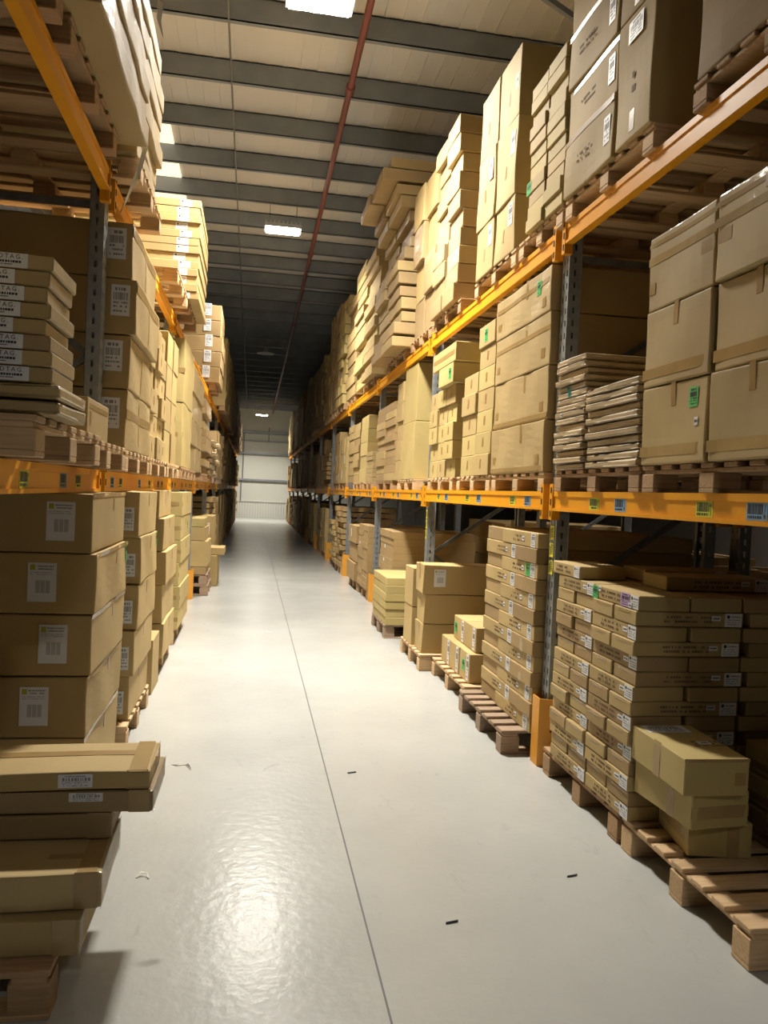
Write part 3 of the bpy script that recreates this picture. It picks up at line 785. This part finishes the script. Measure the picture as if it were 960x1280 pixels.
stack('R', FX - .01, 4.50, 5.58, 0, 0, 4, 1, 'wide film-wrapped box', 'four-high load, right lower shelf', 'wide boxes on the right lower shelf', 1.1, [CW[0]], 'big', jit=.012, rowz=[ZP(1), 2.11, 2.445, 2.775, 3.06],
      partf=lambda i, j, n: [('A', 'tape', .1, .30, .035, .12), ('A', 'tape', -.42, -.2, .07, .05), ('A', 'tape', .40, -.25, .06, .06), ('A', 'tapec', 0, -.42 if i < 2 else .2, 0, .03)] + ([('A', 'green', .3, .15, .07, .09)] if i == 3 else []))
P('R', FX, 5.60, 6.55, 1, 'under the six-layer small boxes, right lower shelf', 0)
stack('R', FX, 5.62, 6.46, ZP(1), 2.97, 7, 2, 'small square box', 'small-box load, right lower shelf', 'small square boxes on the right lower shelf', 1.05, [CB[1], CB[0]], jit=.012, tops=[7, 5], gap=.01,
      partf=lambda i, j, n: [('A', 'tape', 0, .05, .04, .07)] + ([('A', 'green', -.05, 0, .08, .10)] if (i, j) == (6, 0) else []))
P('R', FX, 6.70, 7.68, 1, 'before the second upright, right lower shelf', 0)
stack('R', FX, 6.70, 7.68, ZP(1), 2.62, 5, 3, 'medium taped box', 'box load before second upright, right lower shelf', 'medium boxes on the right lower shelf', 1.05, [CB[1], CB[0]], jit=.02, gap=.01,
      partf=lambda i, j, n: [('A', 'tape', 0, .05, .04, .07)])
for i, (a, b, c, d) in enumerate(((6.62, 7.15, 2.621, 2.80), (6.55, 7.4, 2.801, 2.97))):
    carton('R', FX - .06, a, b, c, d, 1.0, ('lower', 'upper')[i] + ' long box laid on the medium taped boxes, right shelf', 'long boxes laid on the medium ones', CB[1], parts=[('A', 'green', .3, 0, .09, .10)] if i == 0 else [('A', 'tapec', 0, 0, 0, .04)])
P('R', FX, 8.35, 9.35, 1, 'under two tall boxes past the second upright', 0)
stack('R', FX, 8.45, 9.15, ZP(1), 3.10, 2, 1, 'tall smooth box', 'past the second upright, right lower shelf', 'tall smooth boxes past the second upright', 1.1, CB[1], 'big', jit=.01)
stack('R', FX, 9.18, 9.55, ZP(1), 2.98, 5, 1, 'narrow box', 'against the tall smooth boxes, right shelf', 'narrow boxes by the tall ones', 1.0, CB[0], jit=.02)
P('R', FX, 9.75, 10.95, 1, 'under brown flat boxes, third bay of right lower shelf', 1)
stack('R', FX, 9.70, 11.05, ZP(1), 2.80, 10, 2, 'brown flat box', 'third bay, right lower shelf', 'brown flat boxes in the third bay', 1.05, [CB[0], CB[2]], jit=.02, name='flat_carton')
P('R', FX, 11.40, 12.4, 1, 'nearest in the fourth bay, right lower shelf', 0)
stack('R', FX, 11.45, 12.10, ZP(1), 2.24, 7, 1, 'pale thin film-wrapped box', 'fourth bay, right lower shelf', 'thin boxes in the fourth bay', 1.05, CW[0], jit=.015, name='flat_carton')
stack('R', FX + .02, 12.15, 12.95, ZP(1), 2.86, 5, 1, 'medium box', 'middle of fourth bay, right lower shelf', 'medium boxes in the fourth bay', 1.05, CB[1], jit=.015)
P('R', FX, 12.6, 13.6, 1, 'middle of the fourth bay, right lower shelf', 0)
stack('R', FX + .01, 13.10, 14.45, ZP(1), 2.82, 8, 2, 'small flat box', 'end of fourth bay, right lower shelf', 'small boxes at the end of the fourth bay', 1.05, [CB[0], CB[2]], jit=.02, name='flat_carton')
# ---------------- right rack, upper shelf
P('R', 1.74, 1.98, 2.98, 2, 'nearest on the right upper shelf', 1)
stack('R', 1.73, 1.95, 2.96, 0, 0, 3, 1, 'huge pinkish film-wrapped box', 'nearest load, right upper shelf', 'huge boxes on the right upper shelf', 1.1, CB[2], 'big', jit=.01, rowz=[ZP(2), 3.74, 4.14, 4.54],
      partf=lambda i, j, n: [('A', 'tag', .1, .12, .035, .03), ('A', 'tape', 0, .4, .05, .08)])
P('R', 1.74, 3.30, 4.30, 2, 'second on the right upper shelf', 0)
stack('R', 1.72, 3.30, 3.66, 0, 0, 2, 1, 'narrow tall film-wrapped box', 'second load, right upper shelf', 'narrow tall boxes on the right upper shelf', 1.1, CB[0], 'big', jit=.006, rowz=[ZP(2), 3.97, 4.5],
      partf=lambda i, j, n: [('A', 'tape', 0, -.36, .05, .10), ('A', 'white', 0, .36, .14, .10, 3), ('A', 'mark', 0, 0, .035, .2, 1)])
stack('R', 1.72, 3.68, 4.30, 0, 0, 4, 1, 'wide box with printed marking', 'second load, right upper shelf', 'wide boxes on the right upper shelf', 1.1, CB[0], 'big', jit=.01, rowz=[ZP(2), 3.69, 3.98, 4.30, 4.62],
      partf=lambda i, j, n: [('A', 'mark', -.1, 0, .20, .06, i), ('A', 'white', .38, 0, .07, .14, i), ('A', 'tape', 0, .42, 0, .03)])
P('R', 1.74, 4.34, 5.10, 2, 'under flat cartons above the nearest right upright', 0)
stack('R', 1.72, 4.33, 4.91, ZP(2), 4.30, 11, 2, 'yellowish flat carton', 'third load, right upper shelf', 'yellow flat cartons on the right upper shelf', 1.05, [CB[1], CB[1], CB[0]], jit=.016, name='flat_carton', yj=.006,
      partf=lambda i, j, n: [('A', 'green', -.45, 0, .08, .08)] if (i, j) == (3, 1) else [])
P('R', 1.74, 5.16, 6.16, 2, 'fourth on the right upper shelf', 0)
stack('R', 1.72, 5.20, 6.12, 0, 0, 3, 2, 'big smooth box', 'fourth load, right upper shelf', 'big smooth boxes on the right upper shelf', 1.1, CB[0], 'big', jit=.01, rowz=[ZP(2), 3.75, 4.30, 4.80], gap=.012,
      partf=lambda i, j, n: ([('A', 'white', .3, .2, .09, .16, j)] if i < 2 else []) + ([('A', 'green', .36, .0, .07, .10)] if (i, j) == (2, 0) else []) + [('A', 'tape', 0, -.1, .03, .09)])
P('R', 1.74, 6.60, 7.60, 2, 'fifth on the right upper shelf', 1)
stack('R', 1.71, 6.66, 7.62, ZP(2), 5.0, 10, 2, 'uneven film-wrapped box', 'fifth load, right upper shelf', 'uneven boxes of the fifth load', 1.05, [CW[0], CW[1], CW[1]], 'big', jit=.045, yj=.02, gap=.045)
P('R', 1.74, 7.75, 8.75, 2, 'sixth on the right upper shelf', 1)
stack('R', 1.73, 7.70, 8.72, ZP(2), 5.0, 4, 2, 'upright film-wrapped box', 'sixth load, right upper shelf', 'upright boxes of the sixth load', 1.05, [CW[1], CB[0]], 'big', jit=.04, gap=.02)
P('R', 1.74, 9.1, 10.3, 2, 'seventh on the right upper shelf', 1)
zz = ZP(2)
for i in range(15):
    lean = -.10 + .16 * sin(i * .9) * (i / 15) + (-.20 if i >= 13 else 0) - (.08 if i < 2 else 0)
    for j in range(2):
        carton('R', 1.74 + lean + rnd.uniform(-.02, .02), 8.95 + j * .85, 9.75 + j * .85, zz + i * .148, zz + i * .148 + .12 + .02 * (i % 2), 1.05 if i < 13 else 1.2,
               'jutting film-wrapped box, %s%s, leaning seventh load, right upper shelf' % (layer_word(i, 15), col_word(j, 2)), 'jutting boxes of the leaning load', rnd.choice(CW), 'big')
P('R', 1.74, 11.5, 12.6, 2, 'eighth on the right upper shelf', 1)
stack('R', 1.70, 11.15, 13.45, ZP(2), 5.36, 14, 2, 'sunlit flat box', 'eighth load, right upper shelf', 'flat boxes of the eighth load', 1.05, [CB[1], CW[0], CB[0]], jit=.06, name='flat_carton', gap=.05)
for o in COL.objects:
    if str(o.get('label', '')).startswith('sunlit'): o['label'] = o['label'].replace('sunlit', 'bright yellowish')
P('R', 1.74, 13.7, 14.7, 2, 'ninth on the right upper shelf', 1)
stack('R', 1.73, 13.60, 14.9, ZP(2), 5.2, 9, 1, 'brown box', 'ninth load, right upper shelf', 'boxes of the ninth load', 1.05, [CB[0], CB[2]], jit=.04)

# ---------------- left rack, floor level
P('L', -.53, 2.36, 3.28, 0, 'nearest on the left, under the long flat cartons', 1, 1)
zl = ZP(0)
gL = 'long flat cartons in the left foreground'
for i, (a, b, c, d, fx, lb) in enumerate(((2.42, 2.86, zl, .265, -.46, 'lowest long flat carton of the left foreground pile'),
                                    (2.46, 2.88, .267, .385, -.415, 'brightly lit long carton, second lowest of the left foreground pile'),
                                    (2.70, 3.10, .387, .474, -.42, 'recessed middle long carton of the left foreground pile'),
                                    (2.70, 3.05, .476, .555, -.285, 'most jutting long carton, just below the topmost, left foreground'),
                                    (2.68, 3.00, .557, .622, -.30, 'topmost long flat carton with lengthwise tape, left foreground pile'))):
    ps = [('A', 'film', 0, 0, 0, 0), ('N', 'tapec', .46, 0, .07, 0)]
    if i == 4: ps += [('T', 'tape', 0, .1, 0, .05), ('N', 'white', .30, 0, .11, .045, 2), ('T', 'tapec', .46, 0, .06, 0)]
    if i == 3: ps += [('N', 'white', .32, .2, .11, .03, 4)]
    if i == 1: ps += [('T', 'tapec', .46, 0, .06, 0), ('T', 'tape', .40, -.2, .12, .03)]
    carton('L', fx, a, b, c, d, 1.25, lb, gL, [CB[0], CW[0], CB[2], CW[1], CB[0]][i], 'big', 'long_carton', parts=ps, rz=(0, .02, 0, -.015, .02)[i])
P('L', -.68, 3.42, 4.26, 0, 'under five wide labelled boxes, left floor', 0)
ju = [.36, .33, .38, .33, .385]
lab_u = [.30, .31, .36, .31, .385]
stack('L', -.655, 3.42, 4.27, 0, 0, 5, 1, 'wide brown box with diagram label', 'first left floor load', 'wide labelled boxes on the left floor', 1.15, CB[0], 'big', jit=.022, rowz=[zl, .50, .765, 1.03, 1.29, 1.55],
      partf=lambda i, j, n: [('N', 'diagram', lab_u[i], .02, .115, .165, i), ('A', 'tape', .1, .3, .03, .06), ('A', 'tapec', 0, .46, 0, .02)] + ([('A', 'green', .46, .3, .04, .10)] if i == 3 else []))
P('L', -.68, 4.72, 5.72, 0, 'under the second box column, left floor', 0)
stack('L', -.67, 4.85, 5.70, 0, 0, 5, 1, 'narrow-fronted brown box', 'second left floor load', 'boxes of the second left floor load', 1.1, CB[0], 'big', jit=.03, rowz=[zl, .42, .70, .98, 1.27, 1.55], yj=.03,
      partf=lambda i, j, n: [('N', 'white', .44, -.1, .06, .14, i), ('A', 'tape', 0, .3, .03, .08)] + ([('A', 'green', .44, .3, .04, .10)] if i == 3 else []))
carton('L', -.69, 5.98, 6.40, .001, .42, .42, 'low box with taped white sheet on its top edge, left floor', 'low boxes on the left floor', CB[0], parts=[('N', 'white', 0, .36, .17, .08, 1), ('N', 'film', 0, .1, .2, .2)])
P('L', -.72, 6.50, 7.50, 0, 'under the third box column, left floor', 0)
stack('L', -.68, 6.52, 7.45, 0, 0, 4, 1, 'tan box with end label', 'third left floor load', 'boxes of the third left floor load', 1.1, CB[0], 'big', jit=.02, rowz=[zl, .45, .77, 1.05, 1.32], yj=.02,
      partf=lambda i, j, n: [('N', 'white', .38, 0, .08, .17, i), ('A', 'tape', 0, .3, .03, .08)])
carton('L', -.74, 6.5, 7.4, 1.322, 1.55, 1.0, 'short box on top of the third left floor load', 'boxes of the third left floor load', CB[0], parts=[('A', 'tape', 0, .2, .04, .1)])
P('L', -.72, 7.86, 8.86, 0, 'under the fourth box column, left floor', 0)
stack('L', -.68, 7.86, 9.0, 0, 0, 6, 1, 'yellowish box with white label', 'fourth left floor load', 'boxes of the fourth left floor load', 1.1, CB[1], jit=.015, rowz=[zl, .36, .59, .82, 1.05, 1.29, 1.53],
      partf=lambda i, j, n: [('N', 'white', .36 if i < 5 else .30, 0, .10 if i < 5 else .2, .17, i), ('N', 'tapec', 0, 0, 0, .04), ('A', 'tape', 0, .2, .03, .08)] + ([('A', 'green', .2, 0, .06, .1)] if i == 4 else []))
# cluttered pallet beyond the left guard
P('L', -.58, 11.45, 12.45, 0, 'bottom of two piled beyond the left guard', 2)
pallet('L', -.60, 11.47, 12.43, .152, 'greyed wooden pallet piled on another beyond the left guard', 'pallets of the left rack', 2, 1)
for i, (c, d, fx) in enumerate(((.304, .42, -.62), (.422, .80, -.60), (.802, 1.0, -.64), (1.002, 1.13, -.66))):
    carton('L', fx, 11.45, 12.35, c, d, .9, ('flat lowest', 'tall open-flapped', 'third', 'topmost pale-topped')[i] + ' box of the pile beyond the left guard', 'boxes beyond the left guard', [CB[2], CB[0], CB[0], CB[1]][i], 'big')
carton('L', -.50, 12.55, 13.3, .001, .5, .5, 'low box jutting into the aisle beyond the left guard', 'boxes beyond the left guard', CB[0], 'big')
carton('L', -.40, 12.6, 13.2, .502, .62, .5, 'flat loose box lying on the jutting box beyond the left guard', 'boxes beyond the left guard', CB[0], 'big')
carton('L', -.62, 13.4, 14.2, .001, 1.1, .6, 'tall labelled box beyond the jutting box, left floor', 'boxes beyond the left guard', CB[0], 'big', parts=[('N', 'white', .3, .3, .1, .2, 1)])
# ---------------- left rack, lower shelf
P('L', -.60, 2.28, 3.20, 1, 'under the near wrapped flat cartons, left lower shelf', 0)
zb = ZP(1)
n = 10; hh = .0445
redx = [.44, .45, .45, .430, .418, .452, .450, .415, .425, .41]
for i in range(n):
    soft = i < 2
    fx = -.575 + (rnd.uniform(-.012, .012) if not soft else .03)
    ps = []
    L = 1.05
    if not soft:
        k = 'redtagred' if i == 4 else 'redtag'
        lw_ = .16; u0 = (L / 2 - .058 - rnd.uniform(0, .04) - lw_ / 2) / L
        ps = [('N', k, u0, 0, lw_, hh - .005)]
    carton('L', fx, 2.29, 2.575 + rnd.uniform(-.015, .02) + (.10 if soft else 0), zb + i * hh, zb + (i + 1) * hh, L, ('thin crumpled flat pack, %s, near left shelf pile' if soft else 'thin flat pack with white capital-lettered label, %s, near left shelf pile') % layer_word(i, n),
           'thin flat packs on the near left shelf', CW[1] if i == 4 else CW[0], 'soft' if soft else 'crisp', 'flat_pack', 'flat pack', ps)
P('L', -.66, 3.26, 4.20, 1, 'under the single small box, left lower shelf', 0)
carton('L', -.69, 3.38, 3.86, zb, zb + .175, .5, 'single small taped box beside the flat pack pile, left lower shelf', 'single box', CB[0], parts=[('A', 'tape', -.35, 0, .04, .06), ('A', 'tapec', 0, .3, 0, .02)])
P('L', -.70, 4.46, 5.46, 1, 'under the four deep boxes, left lower shelf', 0)
stack('L', -.685, 4.46, 5.46, 0, 0, 4, 1, 'deep taped box', 'behind the nearest upright, left lower shelf', 'deep boxes on the left lower shelf', 1.15, CW[0], 'big', jit=.022, rowz=[zb, 2.12, 2.42, 2.73, 3.04],
      partf=lambda i, j, n: [('A', 'tape', 0, 0, .035, 0), ('A', 'tapec', 0, .1 if i == 0 else .36, 0, .05), ('N', 'white', .42, .1, .10, .17, i)])
P('L', -.70, 5.50, 6.50, 1, 'third in the second bay, left lower shelf', 0)
stack('L', -.72, 5.50, 6.50, zb, 2.76, 6, 3, 'small wrapped box', 'second bay, left lower shelf', 'small boxes in the second left bay', 1.0, [CW[0], CB[0]], jit=.03, gap=.012, partf=lambda i, j, n: [('A', 'tape', 0, 0, .04, .06)])
P('L', -.70, 6.60, 7.60, 1, 'fourth in the second bay, left lower shelf', 0)
stack('L', -.72, 6.54, 7.38, zb, 2.86, 4, 2, 'medium box', 'end of second bay, left lower shelf', 'medium boxes in the second left bay', 1.0, [CB[1], CB[0]], jit=.02, gap=.012, partf=lambda i, j, n: [('A', 'green', .3, 0, .02, .1)] if (i, j) == (1, 1) else [])
P('L', -.70, 7.90, 8.90, 1, 'under the tall smooth boxes, left lower shelf', 1)
stack('L', -.70, 7.88, 9.0, zb, 3.06, 2, 1, 'tall smooth yellowish box', 'third bay, left lower shelf', 'tall smooth boxes in the third left bay', 1.1, CB[1], 'big', jit=.006, partf=lambda i, j, n: [('N', 'tapec', 0, 0, 0, .05)])
P('L', -.72, 9.05, 10.1, 1, 'second in the third bay, left lower shelf', 1)
stack('L', -.715, 9.04, 10.9, zb, 2.98, 4, 2, 'film-wrapped tan box', 'end of third bay, left lower shelf', 'film-wrapped boxes in the third left bay', 1.0, CW[0], 'big', jit=.015)
P('L', -.70, 11.3, 12.3, 1, 'first in the fourth bay, left lower shelf', 1)
stack('L', -.70, 11.22, 12.6, zb, 2.84, 10, 1, 'grey-brown flat box', 'fourth bay, left lower shelf', 'flat boxes in the fourth left bay', 1.0, [CB[2], CW[1]], jit=.04, name='flat_carton', gap=.02)
stack('L', -.62, 12.7, 14.4, zb, 2.35, 6, 2, 'crumpled wrapped flat pack', 'end of fourth bay, left lower shelf', 'crumpled packs in the fourth left bay', 1.0, KRAFT, 'soft', jit=.06, name='flat_pack', cat='flat pack')
P('L', -.70, 12.8, 13.8, 1, 'last in the fourth bay, left lower shelf', 1)
# ---------------- left rack, upper shelf
P('L', -.74, 1.98, 2.98, 2, 'nearest on the left upper shelf', 1)
P('L', -.74, 3.10, 4.10, 2, 'second on the left upper shelf', 1)
zc = ZP(2)
for j, (a, b) in enumerate(((1.72, 2.98), (3.0, 4.24))):
    stack('L', -.615, a, b, zc, zc + 1.25, 11, 1, 'long film-wrapped flat carton', ('nearest', 'second')[j] + ' overhanging load, left upper shelf', 'overhanging flat cartons on the left upper shelf', 1.2, [CW[1], CW[0]], 'big', jit=.012, name='long_carton')
P('L', -.66, 4.36, 5.30, 2, 'third on the left upper shelf with hanging film', 0)
stack('L', -.655, 4.30, 5.10, zc, zc + .92, 8, 1, 'yellowish film-wrapped flat carton', 'third load, left upper shelf', 'flat cartons of the third left upper load', 1.1, [CW[0]], 'big', jit=.02, name='long_carton')
P('L', -.66, 6.45, 7.40, 2, 'empty, fourth on the left upper shelf', 0)
P('L', -.66, 7.55, 8.55, 2, 'under the white-labelled flat cartons, left upper shelf', 1)
stack('L', -.575, 7.50, 8.65, zc, 4.28, 13, 1, 'flat carton with white end label', 'tall load, left upper shelf', 'white-labelled flat cartons on the left upper shelf', 1.15, [CB[0], CB[0], CB[1]], jit=.014, name='flat_carton', yj=.012,
      partf=lambda i, j, n: [('N', 'logo', .38 - .012 * ((i * 7) % 4), 0, .11, -.008, i)])
P('L', -.68, 13.4, 14.4, 2, 'under brown boxes, fourth bay of left upper shelf', 1)
stack('L', -.62, 13.35, 14.8, zc, 4.66, 5, 1, 'reddish brown box', 'fourth bay, left upper shelf', 'brown boxes in the fourth left upper bay', 1.15, [CB[2]], 'big', jit=.03, partf=lambda i, j, n: [('N', 'white', .3, .2, .12, .2, i)])

# ---------------- stock on the racks that stand back to back with these
def back_load(side, y0, y1, lvl, n, ztop, idx):
    fx = 3.12 if side == 'R' else -2.14
    lv = ('floor', 'lower shelf', 'upper shelf')[lvl]
    P(side, fx, y0, y1, lvl, 'of the rear rack, %s load, %s %s' % (ORD[idx + 1] if idx else 'nearest', SN[side], lv), 1, 0)
    stack(side, fx + .02, y0 + .03, y1 - .03, ZP(lvl), ztop, n, 1, 'large shaded box', '%s load of rear rack, %s %s' % (NTH[idx], SN[side], lv), 'boxes on the rear %s rack' % SN[side], 1.0, [CB[2], CB[0]], 'big', jit=.02,
          partf=lambda i, j, n: [('A', 'diagram', .2, 0, .12, .15, i)])
for idx, (a, b, n, dz) in enumerate(((3.2, 4.25, 4, 1.30), (4.6, 5.6, 4, 1.15), (5.7, 6.9, 6, 1.2), (8.0, 9.1, 3, 1.35), (9.2, 10.9, 5, 1.3))):
    back_load('R', a, b, 0, n, dz, idx)
for idx, (a, b, n, dz) in enumerate(((3.3, 4.3, 3, 2.95), (4.6, 5.7, 3, 3.0), (5.8, 7.6, 4, 2.9))):
    back_load('R', a, b, 1, n, dz, idx)
for idx, (a, b, n, dz) in enumerate(((4.5, 5.6, 3, 3.0), (5.7, 7.5, 3, 3.0))):
    back_load('L', a, b, 1, n, dz, idx)
for k, u in enumerate((1.02, 4.42, 7.82, 11.22)):
    frame('R', 3.03, u, 3.25, '%s upright frame of the rack behind the right rack' % NTH[k], 'rear rack uprights', k == 1)
for k in range(3):
    for zt, nm in ((Z1, 'lower'), (Z2, 'upper')):
        beam('R', 4.09, 1.02 + 3.4 * k + .093, 1.02 + 3.4 * (k + 1) - .093, zt, 'orange %s far-side beam, %s bay of the rack behind the right rack' % (nm, NTH[k]), 'rear rack beams', back=True)
        beam('R', 2.98, 1.02 + 3.4 * k + .093, 1.02 + 3.4 * (k + 1) - .093, zt, 'orange %s beam, %s bay of the rack behind the right rack' % (nm, NTH[k]), 'rear rack beams', back=True)
for k, u in enumerate((4.34, 7.74)):
    frame('L', -2.06, u, 3.25, '%s upright frame of the rack behind the left rack' % NTH[k], 'rear left rack uprights', False)
for zt, nm in ((Z1, 'lower'), (Z2, 'upper')):
    beam('L', -3.12, 4.34 + .093, 7.74 - .093, zt, 'orange %s far-side beam of the rack behind the left rack' % nm, 'rear left rack beams', back=True)
    beam('L', -2.01, 4.34 + .093, 7.74 - .093, zt, 'orange %s beam of the rack behind the left rack' % nm, 'rear left rack beams', back=True)

# ---------------- distant stock: more boxes than anyone could single out
far = MB(); rf = random.Random(3)
def far_fill(side, fx, ya, yb, lvl, ztop, var, cut=0):
    s = 1 if side == 'R' else -1
    y = ya; q = 0
    U = UY if side == 'R' else UYL
    while y < yb - .6:
        w = min(rf.uniform(.98, 1.06), yb - y)
        for u in U:
            if y < u + .13 and y + w > u - .13 and lvl < 2: y = u + .14
        P(side, fx + s * .01, y, y + w - .01, lvl, 'number %d along the distant %s %s' % (q + 1, SN[side], ('floor', 'lower shelf', 'upper shelf')[lvl]), rf.choice((0, 1, 2)), 0); q += 1
        zt = ztop + rf.uniform(-var, var * .3)
        nr = rf.choice((3, 5, 8, 11)); nc = rf.choice((1, 2, 2, 3)); m = rf.choice((0, 1, 2, 2, 2)); z0 = ZP(lvl); jt = rf.choice((.01, .02, .05))
        for j in range(nc):
            for i in range(nr):
                a = y + w * j / nc; x0 = fx + rf.uniform(-jt, jt)
                zz0 = z0 + (zt - z0) * i / nr; zz1 = z0 + (zt - z0) * (i + 1) / nr - (.002 if jt < .04 else .02)
                far.box(x0, x0 + s * 1.05, a + .004, a + w / nc - .004, zz0, zz1, m)
                if rf.random() < .12:
                    far.box(x0 + (1.05 if s < 0 else 0) * s * 0 - s * .001, x0, a + w / nc * .6, a + w / nc * .6 + .08, zz0 + (zz1 - zz0) * .3, zz0 + (zz1 - zz0) * .8, 4)
        y += w + rf.uniform(.03, .16)
far_fill('R', 1.76, 9.4, 11.1, 0, 1.30, .2)
far_fill('R', 1.74, 11.35, 38.3, 0, 1.28, .35)
far_fill('R', 1.765, 14.72, 38.3, 1, 2.85, .3)
far_fill('R', 1.70, 15.1, 18.0, 2, 5.6, .15)
far_fill('R', 1.70, 18.1, 22.4, 2, 5.1, .2)
far_fill('R', 1.70, 22.5, 38.6, 2, 5.15, .35)
far_fill('L', -.90, 9.1, 10.95, 0, 1.40, .1)
far_fill('L', -.74, 14.7, 38.3, 0, 1.45, .15)
far_fill('L', -.70, 14.66, 38.3, 1, 2.85, .25)
far_fill('L', -.64, 16.9, 38.3, 2, 4.85, .2)
o = far.build('cartons', [CB[0], CB[1], CB[2], CW[1], M_WHITE])
tag(o, 'mass of stacked brown cartons on the distant bays of both racks', 'cartons', kind='stuff')

# hanging tails of film and small litter
def ribbon(name, pts, w, mat, label, cat, parent=None):
    vs = []; fs = []
    for k, p in enumerate(pts):
        p = Vector(p); a = k * .5
        d = Vector((cos(a) * w / 2, sin(a) * w / 2, 0)) if not label.startswith('strap') else Vector((w / 2, 0, 0))
        vs += [p - d, p + d]
        if k: fs.append((2 * k - 2, 2 * k - 1, 2 * k + 1, 2 * k))
    me = bpy.data.meshes.new(name); me.from_pydata([tuple(v) for v in vs], [], fs)
    bm = bmesh.new(); bm.from_mesh(me); bmesh.ops.solidify(bm, geom=bm.faces[:], thickness=.002); bm.to_mesh(me); bm.free()
    me.materials.append(mat); o = link(name, me, parent)
    if parent is None: tag(o, label, cat)
    else:
        L = Matrix.LocRotScale(parent.location, parent.rotation_euler, None); o.matrix_parent_inverse = L.inverted()
    return o
def find(t): return [o for o in COL.objects if str(o.get('label', '')).startswith(t)][0]
M_TAIL = simple('loose_film', (.75, .72, .66), .25)
ribbon('film_tail', [(-.63, 4.32, 3.42), (-.66, 4.34, 3.30), (-.69, 4.32, 3.20), (-.72, 4.30, 3.10), (-.745, 4.28, 3.02)], .025, M_TAIL, 'loose tail of wrapping film hanging beside the left upper beam', 'wrapping film', find('pale wooden pallet third on the left upper'))
ribbon('film_tail', [(-.56, 4.0, 4.06), (-.54, 4.0, 3.98), (-.55, 4.02, 3.90), (-.53, 4.04, 3.83)], .03, M_TAIL, 'short scrap of film sticking out from the left upper load', 'wrapping film', find('long film-wrapped flat carton, fifth layer up, second overhanging'))
ribbon('strap_scrap', [(-.40, 3.19, .003), (-.385, 3.21, .012), (-.36, 3.205, .012), (-.35, 3.18, .003)], .006, M_TAIL, 'strap scrap curled on the floor by the left foreground cartons', 'scrap')
ribbon('film_tail', [(-.255, 3.0, .53), (-.235, 3.0, .525), (-.205, 3.0, .53), (-.19, 3.0, .51)], .018, M_TAIL, 'small torn film end sticking out from the left foreground cartons', 'wrapping film', find('most jutting'))
for k, (x, y, lb) in enumerate(((1.39, 3.05, 'dark scrap on the floor in front of the near right pallet'), (.78, 2.75, 'small dark fleck on the floor between joint and near pallet'), (.60, 4.3, 'dark scuffed fleck on the floor near the joint line'))):
    o = MB().bar((x, y, .002), (x + .05, y + .012, .002), .002, .012).build('floor_scrap', M_SEAL); tag(o, lb, 'scrap')

# ================================================================== CAMERA, WORLD
psi, th, rho = map(radians, (9.8, 1.34, 2.55))
f = Vector((sin(psi) * cos(th), cos(psi) * cos(th), -sin(th)))
r0 = Vector((cos(psi), -sin(psi), 0)); u0 = r0.cross(f)
r = r0 * cos(rho) + u0 * sin(rho); u = -r0 * sin(rho) + u0 * cos(rho)
cam = bpy.data.cameras.new('camera'); cam.sensor_fit = 'VERTICAL'; cam.sensor_height = 36; cam.lens = 27; cam.clip_end = 200
co = bpy.data.objects.new('camera', cam); COL.objects.link(co)
M = Matrix((r, u, -f)).transposed().to_4x4(); M.translation = (0, 0, 1.6); co.matrix_world = M
scene.camera = co
w = bpy.data.worlds.new('world'); scene.world = w; w.use_nodes = True
w.node_tree.nodes['Background'].inputs[0].default_value = (.5, .5, .55, 1); w.node_tree.nodes['Background'].inputs[1].default_value = .02
try: scene.cycles.diffuse_bounces = 2
except Exception: pass
scene.view_settings.view_transform = 'Standard'; scene.view_settings.look = 'None'; scene.view_settings.gamma = 1
scene.view_settings.use_curve_mapping = False; scene.view_settings.exposure = 0.18
